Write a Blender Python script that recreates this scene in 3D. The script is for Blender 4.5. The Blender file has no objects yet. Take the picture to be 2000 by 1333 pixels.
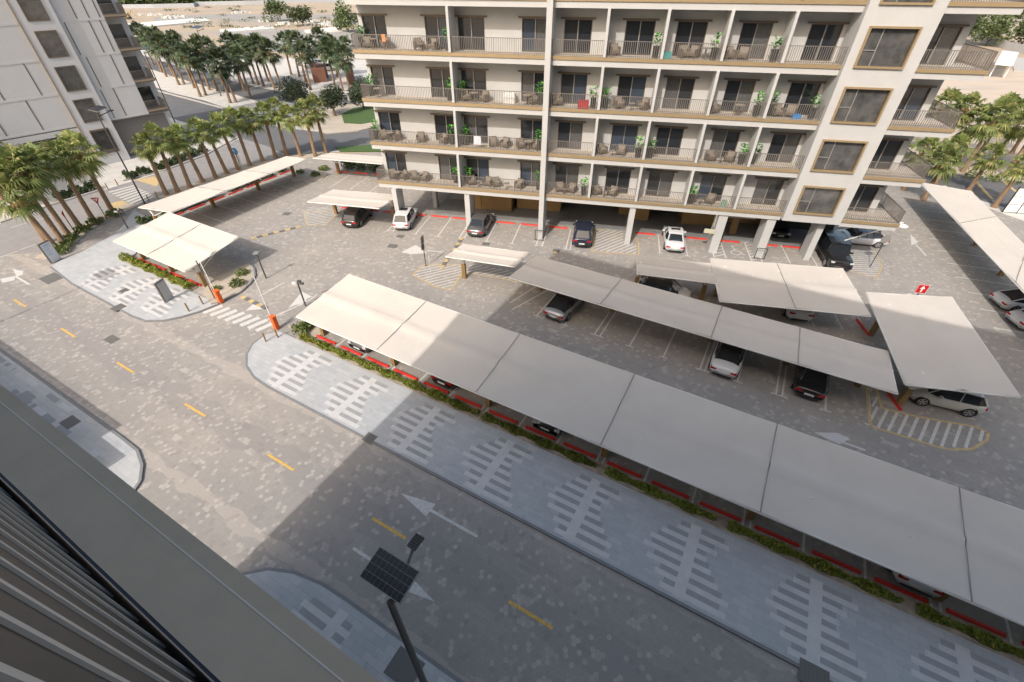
import bpy, math, random
from mathutils import Vector, Matrix
sc = bpy.context.scene
# ------------------------------------------------------------------ camera, sky, sun
H = 20.5
F = 889.3; PITCH = 0.6917
cam_d = bpy.data.cameras.new('camera'); cam = bpy.data.objects.new('camera', cam_d)
sc.collection.objects.link(cam); sc.camera = cam
cam.location = (0, 0, H); cam.rotation_euler = (math.pi/2 - PITCH, 0, 0)
cam_d.sensor_width = 36; cam_d.lens = F/2000*36; cam_d.clip_start = 0.02; cam_d.clip_end = 6000
AR = 1.0574; AF = 1.3634                                    # directions across the road / across the block
SUN_EL = math.radians(43.0)
w = bpy.data.worlds.new('World'); sc.world = w; w.use_nodes = True
nt = w.node_tree; bg = nt.nodes['Background']; sky = nt.nodes.new('ShaderNodeTexSky')
sky.sky_type = 'NISHITA'; sky.sun_disc = False; sky.sun_elevation = SUN_EL
sky.sun_rotation = math.radians(90) - (AR + math.pi)          # sun stands behind the camera, across the road
sky.air_density = 1.2; sky.dust_density = 4.0; sky.ozone_density = 1.0
tint = nt.nodes.new('ShaderNodeMix'); tint.data_type = 'RGBA'; tint.blend_type = 'MULTIPLY'; tint.inputs[0].default_value = 1; tint.inputs[7].default_value = (1.07, 1.0, 0.885, 1)
nt.links.new(sky.outputs[0], tint.inputs[6]); nt.links.new(tint.outputs[2], bg.inputs[0]); bg.inputs[1].default_value = 0.15
sd = bpy.data.lights.new('sun', 'SUN'); so = bpy.data.objects.new('sun', sd); sc.collection.objects.link(so)
sd.energy = 2.0; sd.angle = math.radians(0.55); sd.color = (1.0, 0.957, 0.90)
sdir = Vector((math.cos(AR)*math.cos(SUN_EL), math.sin(AR)*math.cos(SUN_EL), -math.sin(SUN_EL)))
so.rotation_euler = sdir.to_track_quat('-Z', 'Y').to_euler()
sc.view_settings.view_transform = 'Standard'; sc.view_settings.look = 'None'
sc.view_settings.gamma = 1; sc.view_settings.exposure = 0.68
sc.render.engine = 'CYCLES'
rnd = random.Random(7)
# ------------------------------------------------------------------ coordinates
CP, SP = math.cos(PITCH), math.sin(PITCH)
def W(px, py, z=0.0):
    a, b = (px-1000)/F, -(py-666.5)/F
    d = (a, CP+b*SP, -SP+b*CP)
    t = (z-H)/d[2]
    return (d[0]*t, d[1]*t, z)
RZ_R = AR - math.pi/2; RZ_F = AF - math.pi/2
def RD(u, v, z=0.0):  # road frame: u along the road, v away across it
    return (u*math.sin(AR)+v*math.cos(AR), -u*math.cos(AR)+v*math.sin(AR), z)
def FA(u, v, z=0.0):  # block frame
    return (u*math.sin(AF)+v*math.cos(AF), -u*math.cos(AF)+v*math.sin(AF), z)
# ------------------------------------------------------------------ materials
def lin(c): return tuple(c)+(1.0,)
MATS = {}
def mat(name, col, rough=0.7, metal=0.0, var=0.0, scale=3.0, bump=0.0, col2=None, spec=0.5, emis=None):
    m = bpy.data.materials.new(name); m.use_nodes = True; n = m.node_tree; b = n.nodes['Principled BSDF']
    b.inputs['Base Color'].default_value = lin(col); b.inputs['Roughness'].default_value = rough
    b.inputs['Metallic'].default_value = metal; b.inputs['Specular IOR Level'].default_value = spec
    if var or col2:
        tc = n.nodes.new('ShaderNodeTexCoord'); no = n.nodes.new('ShaderNodeTexNoise'); no.inputs['Scale'].default_value = scale
        no.inputs['Detail'].default_value = 5; no.inputs['Roughness'].default_value = 0.65
        n.links.new(tc.outputs['Object'], no.inputs['Vector'])
        mx = n.nodes.new('ShaderNodeMix'); mx.data_type = 'RGBA'
        ra = n.nodes.new('ShaderNodeMapRange'); ra.inputs[1].default_value = 0.3; ra.inputs[2].default_value = 0.7
        n.links.new(no.outputs[0], ra.inputs[0]); n.links.new(ra.outputs[0], mx.inputs[0])
        c2 = col2 if col2 else tuple(max(0, x*(1+var)) for x in col)
        c1 = col if col2 else tuple(max(0, x*(1-var)) for x in col)
        mx.inputs[6].default_value = lin(c1); mx.inputs[7].default_value = lin(c2)
        n.links.new(mx.outputs[2], b.inputs['Base Color'])
        if bump:
            bp = n.nodes.new('ShaderNodeBump'); bp.inputs['Strength'].default_value = bump; bp.inputs['Distance'].default_value = 0.02
            n.links.new(no.outputs[0], bp.inputs['Height']); n.links.new(bp.outputs[0], b.inputs['Normal'])
    MATS[name] = m; return m
class NG:
    """tiny helper for node trees"""
    def __init__(s, m): s.t = m.node_tree; s.b = s.t.nodes['Principled BSDF']
    def n(s, kind, **kw):
        x = s.t.nodes.new(kind)
        for k, v in kw.items(): setattr(x, k, v)
        return x
    def l(s, a, b): s.t.links.new(a, b)
    def math(s, op, a, b=None, clamp=False):
        x = s.n('ShaderNodeMath', operation=op); x.use_clamp = clamp
        for i, q in enumerate((a, b)):
            if q is None: continue
            if isinstance(q, (int, float)): x.inputs[i].default_value = q
            else: s.l(q, x.inputs[i])
        return x.outputs[0]
    def vmath(s, op, a, b=None):
        x = s.n('ShaderNodeVectorMath', operation=op)
        for i, q in enumerate((a, b)):
            if q is None: continue
            if isinstance(q, tuple): x.inputs[i].default_value = q
            else: s.l(q, x.inputs[i])
        return x.outputs[0]
    def mix(s, f, a, b):
        x = s.n('ShaderNodeMix', data_type='RGBA')
        if isinstance(f, (int, float)): x.inputs[0].default_value = f
        else: s.l(f, x.inputs[0])
        for i, q in ((6, a), (7, b)):
            if isinstance(q, tuple): x.inputs[i].default_value = lin(q)
            else: s.l(q, x.inputs[i])
        return x.outputs[2]
    def step(s, x, a, b):
        r = s.n('ShaderNodeMapRange'); s.l(x, r.inputs[0]); r.inputs[1].default_value = a; r.inputs[2].default_value = b
        return r.outputs[0]
    def noise(s, v, scale, detail=3):
        x = s.n('ShaderNodeTexNoise'); s.l(v, x.inputs['Vector']); x.inputs['Scale'].default_value = scale; x.inputs['Detail'].default_value = detail
        return x.outputs[0]
    def hexid(s, v, size):
        """hexagonal paver cells: returns (cell centre vector, distance-to-centre in cells)"""
        k = math.sqrt(3)
        p = s.vmath('MULTIPLY', v, (1/size, 1/size, 0))
        q = s.vmath('MULTIPLY', p, (1, 1/k, 0))
        fa = s.vmath('FLOOR', q); ca = s.vmath('ADD', fa, (0.5, 0.5, 0))
        q2 = s.vmath('ADD', q, (0.5, 0.5, 0)); cb = s.vmath('FLOOR', q2)
        da = s.vmath('MULTIPLY', s.vmath('SUBTRACT', q, ca), (1, k, 0)); db = s.vmath('MULTIPLY', s.vmath('SUBTRACT', q, cb), (1, k, 0))
        la = s.n('ShaderNodeVectorMath', operation='LENGTH'); s.l(da, la.inputs[0]); lb = s.n('ShaderNodeVectorMath', operation='LENGTH'); s.l(db, lb.inputs[0])
        c = s.math('LESS_THAN', la.outputs['Value'], lb.outputs['Value'])
        mv = s.n('ShaderNodeMix', data_type='VECTOR'); s.l(c, mv.inputs[0]); s.l(cb, mv.inputs[4]); s.l(s.vmath('ADD', ca, (0.13, 0.37, 0)), mv.inputs[5])
        d = s.math('MINIMUM', la.outputs['Value'], lb.outputs['Value'])
        return mv.outputs[1], d
def m_pavers():
    m = mat('hex_pavers', (0.4, 0.36, 0.32), 0.85); g = NG(m)
    tc = g.n('ShaderNodeTexCoord').outputs['Object']
    cell, d = g.hexid(tc, 0.205)
    wn = g.n('ShaderNodeTexWhiteNoise', noise_dimensions='3D'); g.l(cell, wn.inputs['Vector']); r1 = wn.outputs['Value']
    wn2 = g.n('ShaderNodeTexWhiteNoise', noise_dimensions='3D'); g.l(g.vmath('ADD', cell, (7.7, 3.1, 1)), wn2.inputs['Vector']); r2 = wn2.outputs['Value']
    cellv = g.vmath('MULTIPLY', cell, (0.205, 0.205*1.732, 1))
    big = g.noise(tc, 0.11, 3); mid = g.noise(tc, 0.5, 5); clus = g.noise(cellv, 0.55, 2)
    blob = g.noise(cellv, 2.3, 1); blob2 = g.noise(g.vmath('ADD', cellv, (31.0, 17.0, 0)), 2.6, 1)
    base = g.mix(g.step(mid, 0.35, 0.65), (0.37, 0.34, 0.31), (0.325, 0.30, 0.277))
    base = g.mix(g.step(big, 0.42, 0.62), base, (0.30, 0.285, 0.27))
    base = g.mix(g.math('MULTIPLY', r1, 0.22), base, (0.20, 0.185, 0.172))
    sep = g.n('ShaderNodeSeparateXYZ'); g.l(tc, sep.inputs[0]); u, v = sep.outputs[0], sep.outputs[1]
    # brown brick band down the middle of the road, fading into the pavers cell by cell
    dm = g.math('ABSOLUTE', g.math('SUBTRACT', v, 6.75))
    band = g.math('LESS_THAN', g.math('ADD', dm, g.math('MULTIPLY', clus, 1.6)), 1.55)
    base = g.mix(g.math('MULTIPLY', band, 0.55), base, (0.262, 0.245, 0.238))
    # pale pavers along the kerbs
    e1 = g.math('ABSOLUTE', g.math('SUBTRACT', v, 10.0)); e2 = g.math('ABSOLUTE', g.math('SUBTRACT', v, 3.4))
    ed = g.math('MINIMUM', e1, e2)
    edge = g.math('LESS_THAN', g.math('ADD', ed, g.math('MULTIPLY', clus, 1.1)), 0.85)
    base = g.mix(g.math('MULTIPLY', edge, 0.5), base, (0.44, 0.39, 0.35))
    light = g.math('GREATER_THAN', g.math('ADD', blob, g.math('MULTIPLY', clus, 0.25)), 0.745)
    light2 = g.math('GREATER_THAN', r1, 0.965)
    light = g.math('MAXIMUM', light, light2)
    dark = g.math('GREATER_THAN', g.math('ADD', blob2, g.math('MULTIPLY', clus, 0.2)), 0.74)
    base = g.mix(g.math('MULTIPLY', light, g.math('ADD', g.math('MULTIPLY', r2, 0.28), 0.28)), base, (0.52, 0.47, 0.425))
    base = g.mix(g.math('MULTIPLY', dark, 0.22), base, (0.17, 0.16, 0.155))
    base = g.mix(g.math('MULTIPLY', g.math('GREATER_THAN', d, 0.46), 0.12), base, (0.16, 0.14, 0.125))
    fine = g.noise(tc, 9, 4); base = g.mix(g.math('MULTIPLY', g.step(fine, 0.35, 0.7), 0.15), base, (0.22, 0.2, 0.18))
    # oil and tyre stains, drawn out along the lanes
    st = g.noise(g.vmath('MULTIPLY', tc, (0.16, 1.0, 1.0)), 0.8, 5); base = g.mix(g.math('MULTIPLY', g.step(st, 0.52, 0.72), 0.2), base, (0.185, 0.17, 0.165))
    st2 = g.noise(tc, 0.9, 3); base = g.mix(g.math('MULTIPLY', g.step(st2, 0.70, 0.78), 0.4), base, (0.13, 0.12, 0.115))
    g.l(base, g.b.inputs['Base Color']); return m
def m_walk():
    m = mat('grey_sett_paving', (0.45, 0.46, 0.47), 0.8); g = NG(m)
    tc = g.n('ShaderNodeTexCoord').outputs['Object']
    br = g.n('ShaderNodeTexBrick'); g.l(tc, br.inputs['Vector']); br.inputs['Scale'].default_value = 1.0
    br.inputs['Brick Width'].default_value = 0.6; br.inputs['Row Height'].default_value = 0.3; br.inputs['Mortar Size'].default_value = 0.006; br.inputs['Mortar Smooth'].default_value = 0.2
    br.inputs['Color1'].default_value = lin((0.445, 0.455, 0.465)); br.inputs['Color2'].default_value = lin((0.375, 0.39, 0.405)); br.inputs['Mortar'].default_value = lin((0.28, 0.285, 0.29))
    n1 = g.noise(tc, 0.5, 4); c = g.mix(g.math('MULTIPLY', g.step(n1, 0.4, 0.7), 0.35), br.outputs[0], (0.49, 0.485, 0.48))
    n2 = g.noise(tc, 1.7, 6); c = g.mix(g.math('MULTIPLY', g.step(n2, 0.62, 0.72), 0.3), c, (0.25, 0.26, 0.27))
    g.l(c, g.b.inputs['Base Color']); return m
def m_sand(name, a, b2, c3, s=0.05):
    m = mat(name, a, 0.95); g = NG(m); tc = g.n('ShaderNodeTexCoord').outputs['Object']
    n1 = g.noise(tc, s, 6); n2 = g.noise(g.vmath('MULTIPLY', tc, (0.4, 1.6, 1)), s*0.6, 5); n3 = g.noise(tc, 2.0, 5)
    c = g.mix(g.step(n1, 0.4, 0.6), a, b2); c = g.mix(g.math('MULTIPLY', g.step(n2, 0.5, 0.62), 0.8), c, c3)
    c = g.mix(g.math('MULTIPLY', n3, 0.25), c, tuple(x*0.75 for x in a)); g.l(c, g.b.inputs['Base Color']); return m
M_PAV = m_pavers(); M_WALK = m_walk()
M_SAND = m_sand('desert_sand', (0.43, 0.335, 0.245), (0.38, 0.31, 0.24), (0.33, 0.30, 0.265))
M_BEDS = m_sand('bed_sand', (0.46, 0.40, 0.33), (0.42, 0.36, 0.29), (0.38, 0.34, 0.28), 0.6)
M_GRAV = m_sand('gravel', (0.42, 0.35, 0.28), (0.30, 0.25, 0.20), (0.22, 0.17, 0.13), 3.0)
M_ASPH = mat('asphalt', (0.13, 0.13, 0.135), 0.85, var=0.12, scale=0.4)
M_STREET = mat('street_paving', (0.26, 0.25, 0.25), 0.85, var=0.12, scale=1.2)
M_PALEWALK = mat('pale_paving', (0.52, 0.50, 0.47), 0.85, var=0.12, scale=0.7)
M_KERB = mat('kerb_stone', (0.20, 0.205, 0.21), 0.8, var=0.1, scale=2)
M_KERBL = mat('pale_kerb', (0.45, 0.43, 0.40), 0.8, var=0.1, scale=2)
M_LIGHTBAR = mat('light_setts', (0.535, 0.53, 0.525), 0.85, var=0.09, scale=1.5)
M_GREYBAR = mat('mid_setts', (0.31, 0.315, 0.32), 0.8, var=0.08, scale=2.5)
M_GREYBAR2 = mat('faint_setts', (0.40, 0.41, 0.42), 0.8, var=0.08, scale=2.5)
M_WLINE = mat('white_line', (0.54, 0.53, 0.515), 0.85, var=0.16, scale=7)
M_YLINE = mat('yellow_line', (0.60, 0.38, 0.10), 0.85, var=0.28, scale=9)
M_WORNY = mat('worn_yellow', (0.50, 0.38, 0.20), 0.85, var=0.2, scale=5)
M_GRASS = mat('lawn', (0.06, 0.11, 0.03), 0.9, var=0.3, scale=4)
M_RED = mat('red_rubber', (0.60, 0.035, 0.022), 0.6, var=0.15, scale=5)
M_FAB = mat('canopy_fabric', (0.585, 0.535, 0.48), 0.9, var=0.045, scale=0.45)
M_FABD = mat('canopy_seam', (0.30, 0.28, 0.26), 0.9)
M_WMET = mat('white_metal', (0.68, 0.66, 0.62), 0.45)
M_BROWNP = mat('ochre_post', (0.26, 0.165, 0.065), 0.6, var=0.15, scale=4)
M_WALL = mat('white_render', (0.46, 0.456, 0.45), 0.9, var=0.045, scale=0.8)
M_WALL2 = mat('pale_grey_render', (0.50, 0.50, 0.515), 0.9, var=0.03, scale=0.8)
M_CONC = mat('concrete', (0.42, 0.41, 0.39), 0.85, var=0.08, scale=1)
M_BRONZE = mat('bronze_trim', (0.37, 0.275, 0.16), 0.45, metal=0.35, var=0.06, scale=2)
M_BRONZED = mat('dark_bronze', (0.15, 0.115, 0.085), 0.5, metal=0.3)
M_RAIL = mat('railing_metal', (0.19, 0.17, 0.155), 0.5, metal=0.2)
M_GLASS = mat('dark_glass', (0.025, 0.028, 0.034), 0.05, spec=0.9)
M_CURT = mat('curtain', (0.30, 0.29, 0.28), 0.9)
M_BGLASS = mat('window_glass', (0.045, 0.045, 0.047), 0.04, col2=(0.13, 0.128, 0.125), scale=1.1, bump=1.0, spec=1.0)  # paler noise patches painted into the glass imitate reflections and curtains
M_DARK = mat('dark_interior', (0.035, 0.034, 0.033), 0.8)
M_TILE = mat('balcony_tile', (0.50, 0.45, 0.39), 0.8, var=0.06, scale=3)
M_OCHRE = mat('ochre_cladding', (0.30, 0.185, 0.075), 0.7, var=0.12, scale=1.2)
M_FLOORD = mat('grey_floor', (0.22, 0.22, 0.22), 0.7, var=0.1, scale=1)
M_WICK = mat('wicker', (0.17, 0.135, 0.105), 0.8, var=0.25, scale=25)
M_CUSH = mat('cushion', (0.27, 0.235, 0.195), 0.9)
M_PLANTER = mat('dark_planter', (0.045, 0.045, 0.045), 0.5)
M_LEAFB = mat('bright_leaf', (0.13, 0.42, 0.05), 0.5, var=0.3, scale=6)
M_LEAFD = mat('deep_green_leaf', (0.055, 0.16, 0.035), 0.5, var=0.3, scale=6)  # darker green, mixed in at random leaf by leaf
M_TRUNK = mat('palm_trunk', (0.31, 0.205, 0.125), 0.95, col2=(0.19, 0.13, 0.09), scale=6, bump=0.6)
M_BARK = mat('bark', (0.13, 0.095, 0.07), 0.95, var=0.3, scale=6)
def leafmat(name, a, b2, c3, trans=0.25):
    m = mat(name, a, 0.55); g = NG(m)
    geo = g.n('ShaderNodeNewGeometry'); r = geo.outputs['Random Per Island']; oi = g.n('ShaderNodeObjectInfo').outputs['Random']
    c = g.mix(r, a, b2); c = g.mix(g.math('GREATER_THAN', r, 0.86), c, c3)
    hs = g.n('ShaderNodeHueSaturation'); g.l(c, hs.inputs['Color']); g.l(g.math('ADD', g.math('MULTIPLY', oi, 0.5), 0.75), hs.inputs['Value'])
    g.l(hs.outputs[0], g.b.inputs['Base Color'])
    tr = g.n('ShaderNodeBsdfTranslucent'); g.l(hs.outputs[0], tr.inputs[0]); ms = g.n('ShaderNodeMixShader'); ms.inputs[0].default_value = trans
    out = g.t.nodes['Material Output']; g.l(g.b.outputs[0], ms.inputs[1]); g.l(tr.outputs[0], ms.inputs[2]); g.l(ms.outputs[0], out.inputs[0]); return m
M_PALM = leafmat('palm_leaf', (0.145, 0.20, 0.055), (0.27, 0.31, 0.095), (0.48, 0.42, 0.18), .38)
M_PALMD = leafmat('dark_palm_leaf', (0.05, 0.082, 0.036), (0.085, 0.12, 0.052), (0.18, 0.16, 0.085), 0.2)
M_DEAD = leafmat('dead_palm_leaf', (0.30, 0.20, 0.08), (0.20, 0.17, 0.06), (0.38, 0.22, 0.09), 0.1)
M_SHRUB = leafmat('shrub_leaf', (0.11, 0.16, 0.04), (0.16, 0.21, 0.055), (0.27, 0.26, 0.09), .3)
M_HEDGE = leafmat('hedge_leaf', (0.16, 0.21, 0.03), (0.24, 0.28, 0.045), (0.40, 0.34, 0.08), .35)
M_DHEDGE = leafmat('dark_hedge_leaf', (0.055, 0.09, 0.03), (0.085, 0.125, 0.045), (0.14, 0.16, 0.07))
M_TREE = leafmat('tree_leaf', (0.035, 0.055, 0.025), (0.055, 0.08, 0.035), (0.08, 0.10, 0.05), 0.15)
M_TREEL = leafmat('scrub_leaf', (0.07, 0.10, 0.035), (0.10, 0.13, 0.05), (0.14, 0.16, 0.07), 0.15)
M_POLE = mat('dark_pole', (0.075, 0.07, 0.065), 0.5)
M_POLEG = mat('grey_pole', (0.30, 0.29, 0.275), 0.45, metal=0.3)
M_ORANGE = mat('orange_paint', (0.80, 0.13, 0.02), 0.5)
M_WHITE = mat('white_paint', (0.78, 0.77, 0.75), 0.5)
M_BLUE = mat('blue_sign', (0.03, 0.22, 0.55), 0.5)
M_SRED = mat('red_sign', (0.55, 0.015, 0.02), 0.45)
M_BLACK = mat('black_paint', (0.02, 0.02, 0.02), 0.5)
M_TYRE = mat('tyre_rubber', (0.02, 0.02, 0.02), 0.9)
M_RIM = mat('alloy_rim', (0.45, 0.45, 0.46), 0.35, metal=0.7)
M_TAIL = mat('tail_lamp', (0.40, 0.01, 0.012), 0.25)
M_HEADL = mat('head_lamp', (0.55, 0.57, 0.60), 0.15)
M_CARGL = mat('car_glass', (0.02, 0.023, 0.028), 0.06, spec=0.8)
M_PLATE = mat('number_plate', (0.65, 0.65, 0.63), 0.5)
M_SOLAR = mat('solar_cell', (0.012, 0.014, 0.024), 0.25, spec=0.6)
M_TOWELW = mat('white_towel', (0.72, 0.73, 0.78), 0.9)
M_MANH = mat('iron_cover', (0.15, 0.145, 0.14), 0.8)
M_LEDGE = mat('grey_brown_coating', (0.55, 0.435, 0.325), 0.75, var=0.07, scale=6, bump=0.05)
M_SLAT = mat('grey_slat', (0.36, 0.35, 0.345), 0.5)
def paint(name, col, metal=0.0, rough=0.28):
    m = mat(name, col, rough, metal=metal); m.node_tree.nodes['Principled BSDF'].inputs['Coat Weight'].default_value = 0.7; return m
# ------------------------------------------------------------------ mesh helper
class MB:
    def __init__(s): s.v = []; s.f = []; s.m = []
    def add(s, vs, fs, mi=0):
        o = len(s.v); s.v += [tuple(x) for x in vs]
        for f in fs: s.f.append([i+o for i in f]); s.m.append(mi)
    def quad(s, a, b, c, d, mi=0): s.add([a, b, c, d], [(0, 1, 2, 3)], mi)
    def poly(s, pts, mi=0): s.add(pts, [tuple(range(len(pts)))], mi)
    def box(s, x0, x1, y0, y1, z0, z1, mi=0):
        s.add([(x0,y0,z0),(x1,y0,z0),(x1,y1,z0),(x0,y1,z0),(x0,y0,z1),(x1,y0,z1),(x1,y1,z1),(x0,y1,z1)],
              [(0,3,2,1),(4,5,6,7),(0,1,5,4),(1,2,6,5),(2,3,7,6),(3,0,4,7)], mi)
    def obox(s, c, ax, hx, hy, z0, z1, mi=0):
        """box with centre c, x-axis direction ax (2D), half sizes"""
        l = math.hypot(*ax); ux, uy = ax[0]/l, ax[1]/l
        P = []
        for z in (z0, z1):
            for a, b in ((-hx,-hy),(hx,-hy),(hx,hy),(-hx,hy)): P.append((c[0]+a*ux-b*uy, c[1]+a*uy+b*ux, z))
        s.add(P, [(0,3,2,1),(4,5,6,7),(0,1,5,4),(1,2,6,5),(2,3,7,6),(3,0,4,7)], mi)
    def tube(s, pts, r, n=8, mi=0, caps=True):
        """round bar through pts, r a number or list"""
        rs = r if isinstance(r, (list, tuple)) else [r]*len(pts); pts = [Vector(p) for p in pts]; rings = []
        for i, p in enumerate(pts):
            d = (pts[min(i+1, len(pts)-1)] - pts[max(i-1, 0)]).normalized()
            a = d.cross(Vector((0, 0, 1)) if abs(d.z) < 0.95 else Vector((1, 0, 0))).normalized(); b = d.cross(a)
            rings.append([p + (a*math.cos(t*2*math.pi/n) + b*math.sin(t*2*math.pi/n))*rs[i] for t in range(n)])
        o = len(s.v)
        for R in rings: s.v += [tuple(q) for q in R]
        for i in range(len(rings)-1):
            for t in range(n):
                s.f.append([o+i*n+t, o+i*n+(t+1) % n, o+(i+1)*n+(t+1) % n, o+(i+1)*n+t]); s.m.append(mi)
        if caps:
            s.f.append([o+t for t in range(n)]); s.m.append(mi); s.f.append([o+(len(rings)-1)*n+t for t in range(n-1, -1, -1)]); s.m.append(mi)
    def bar(s, a, b, wd, mi=0): # square bar between two points
        s.tube([a, b], wd*0.7, 4, mi)
    def prism(s, pts, z0, z1, mi=0, mside=None):
        n = len(pts); lo = [(p[0], p[1], z0) for p in pts]; hi = [(p[0], p[1], z1) for p in pts]
        s.add(lo+hi, [tuple(range(n, 2*n))], mi)
        o = len(s.v)-2*n
        for i in range(n): s.f.append([o+i, o+(i+1) % n, o+n+(i+1) % n, o+n+i]); s.m.append(mi if mside is None else mside)
    def ribbon(s, pts, wd, z0, z1, mi=0, closed=False):
        """kerb: a strip of width wd along a 2D polyline"""
        n = len(pts); L = []; R = []
        for i in range(n):
            if closed: a, b = pts[i-1], pts[(i+1) % n]
            else: a, b = pts[max(i-1, 0)], pts[min(i+1, n-1)]
            dx, dy = b[0]-a[0], b[1]-a[1]; l = math.hypot(dx, dy) or 1
            nx, ny = -dy/l*wd/2, dx/l*wd/2
            L.append((pts[i][0]+nx, pts[i][1]+ny)); R.append((pts[i][0]-nx, pts[i][1]-ny))
        m = n if closed else n-1
        for i in range(m):
            j = (i+1) % n
            a, b, c, d = R[i], R[j], L[j], L[i]
            s.add([a+(z0,), b+(z0,), c+(z0,), d+(z0,), a+(z1,), b+(z1,), c+(z1,), d+(z1,)],
                  [(4,5,6,7),(0,1,5,4),(2,3,7,6)]+([(3,0,4,7)] if (i == 0 and not closed) else [])+([(1,2,6,5)] if (i == m-1 and not closed) else []), mi)
    def disc(s, c, r, z, n=20, mi=0): s.poly([(c[0]+r*math.cos(t*2*math.pi/n), c[1]+r*math.sin(t*2*math.pi/n), z) for t in range(n)], mi)
    def mesh(s, name, mats, smooth=False):
        me = bpy.data.meshes.new(name); me.from_pydata(s.v, [], s.f)
        for m in (mats if isinstance(mats, (list, tuple)) else [mats]): me.materials.append(m)
        if any(s.m): me.polygons.foreach_set('material_index', s.m)
        if smooth: me.polygons.foreach_set('use_smooth', [True]*len(me.polygons))
        me.update(); return me
    def build(s, name, mats, parent=None, loc=None, rz=None, smooth=False):
        return link(name, s.mesh(name, mats, smooth), parent, loc, rz)
def link(name, me, parent=None, loc=None, rz=None):
    o = bpy.data.objects.new(name, me); sc.collection.objects.link(o)
    if parent is not None: o.parent = parent
    if loc is not None: o.location = loc
    if rz is not None: o.rotation_euler = (0, 0, rz)
    return o
def tag(o, label, cat, group=None, kind=None):
    if label: o['label'] = label
    if cat: o['category'] = cat
    if group: o['group'] = group
    if kind: o['kind'] = kind
    return o
def thing(name, label, cat, loc=(0, 0, 0), rz=0, group=None):
    return tag(link(name, None, None, loc, rz), label, cat, group)
def struct(o): o['kind'] = 'structure'; return o
def copy_thing(src, loc, rz, label=None, group=None, scale=None):
    r = src.copy(); sc.collection.objects.link(r); r.location = loc; r.rotation_euler = (0, 0, rz)
    if scale: r.scale = (scale, scale, scale)
    if label: r['label'] = label
    if group: r['group'] = group
    for ch in src.children:
        c = ch.copy(); sc.collection.objects.link(c); c.parent = r
        for g in ch.children:
            d = g.copy(); sc.collection.objects.link(d); d.parent = c
    return r
ORD = ['first', 'second', 'third', 'fourth', 'fifth', 'sixth', 'seventh', 'eighth', 'ninth', 'tenth', 'eleventh', 'twelfth', 'thirteenth', 'fourteenth', 'fifteenth',
       'sixteenth', 'seventeenth', 'eighteenth', 'nineteenth', 'twentieth', 'twenty-first', 'twenty-second', 'twenty-third', 'twenty-fourth', 'twenty-fifth', 'twenty-sixth', 'twenty-seventh', 'twenty-eighth', 'twenty-ninth', 'thirtieth']
# ================================================================== GROUND
def toR(p): x, y = p[0], p[1]; return (x*math.sin(AR)-y*math.cos(AR), x*math.cos(AR)+y*math.sin(AR))
def toF(p): x, y = p[0], p[1]; return (x*math.sin(AF)-y*math.cos(AF), x*math.cos(AF)+y*math.sin(AF))
def P(*L, z=0.0): return [W(a, b, z) for a, b in L]
def sheet(name, pts, z, m):
    b = MB(); b.poly([(p[0], p[1], z) for p in pts]); return struct(b.build(name, m))
gb = MB(); gb.poly([(-3000, -300, -.06), (3000, -300, -.06), (3000, 4000, -.06), (-3000, 4000, -.06)]); struct(gb.build('ground', M_SAND))
# courtyard + near road, one sheet of hexagonal pavers laid in the road's frame
pv = [(-110, -6), (60, -6), (60, 40)] + [toR(q) for q in P((2100, 470), (2000, 432), (1850, 378), (1745, 352))] + [toR(FA(24, 62)), toR(FA(-22, 62))] + \
     [toR(q) for q in P((790, 296), (620, 303), (470, 335), (330, 385), (225, 422), (160, 455), (90, 490), (0, 500))] + [(-110, 10)]
b = MB(); b.poly([(u, v, 0) for u, v in pv]); struct(b.build('courtyard_paving', M_PAV, rz=RZ_R))
sheet('street', P((-300, 560), (0, 437), (100, 402), (200, 372), (250, 357), (320, 335), (400, 305), (470, 270), (520, 285), (560, 303), (470, 335), (330, 385), (225, 422), (160, 455), (90, 490), (0, 500), (-300, 650)), -.012, M_STREET)
sheet('plaza', P((120, 98), (285, 92), (500, 112), (745, 118), (860, 150), (860, 280), (620, 300), (470, 270), (400, 305), (320, 335), (250, 357), (200, 372), (100, 402), (0, 437), (-300, 560), (-300, 330), (0, 200)), -.03, M_PALEWALK)
sheet('asphalt_road', P((240, 95), (340, 128), (400, 145), (500, 170), (557, 180), (640, 195), (760, 200), (760, 226), (640, 216), (557, 199), (500, 197), (450, 182), (400, 168), (340, 150), (240, 118)), -.018, M_ASPH)
sheet('asphalt_road', P((240, 148), (330, 180), (400, 197), (447, 213), (500, 232), (545, 246), (600, 254), (650, 258), (700, 252), (800, 236), (800, 290), (740, 289), (690, 290), (620, 299), (560, 303), (520, 285), (470, 270), (430, 262), (400, 250), (350, 236), (240, 200)), -.014, M_ASPH)
sheet('far_lot', P((420, 62), (560, 58), (900, 66), (900, 112), (745, 112), (560, 102), (450, 96)), -.03, mat('grey_gravel', (0.31, 0.295, 0.28), 0.9, var=0.1, scale=0.2))
sheet('far_track', P((300, 34), (440, 27), (560, 30), (700, 27), (700, 34), (560, 40), (470, 42), (400, 36), (300, 44)), -.04, mat('grey_track', (0.30, 0.285, 0.265), 0.9, var=0.1, scale=0.1))
sheet('right_plaza', P((1600, 190), (1700, 120), (2400, 160), (2400, 520), (2000, 434), (1850, 380), (1745, 352), (1700, 330)), -.035, m_sand('pink_sand', (0.52, 0.43, 0.345), (0.48, 0.41, 0.34), (0.42, 0.36, 0.31), 0.3))
sheet('right_road', P((1600, 290), (1740, 320), (1810, 335), (2000, 356), (2300, 395), (2300, 480), (2000, 422), (1900, 396), (1850, 379), (1760, 362), (1600, 330)), -.012, M_ASPH)
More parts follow.
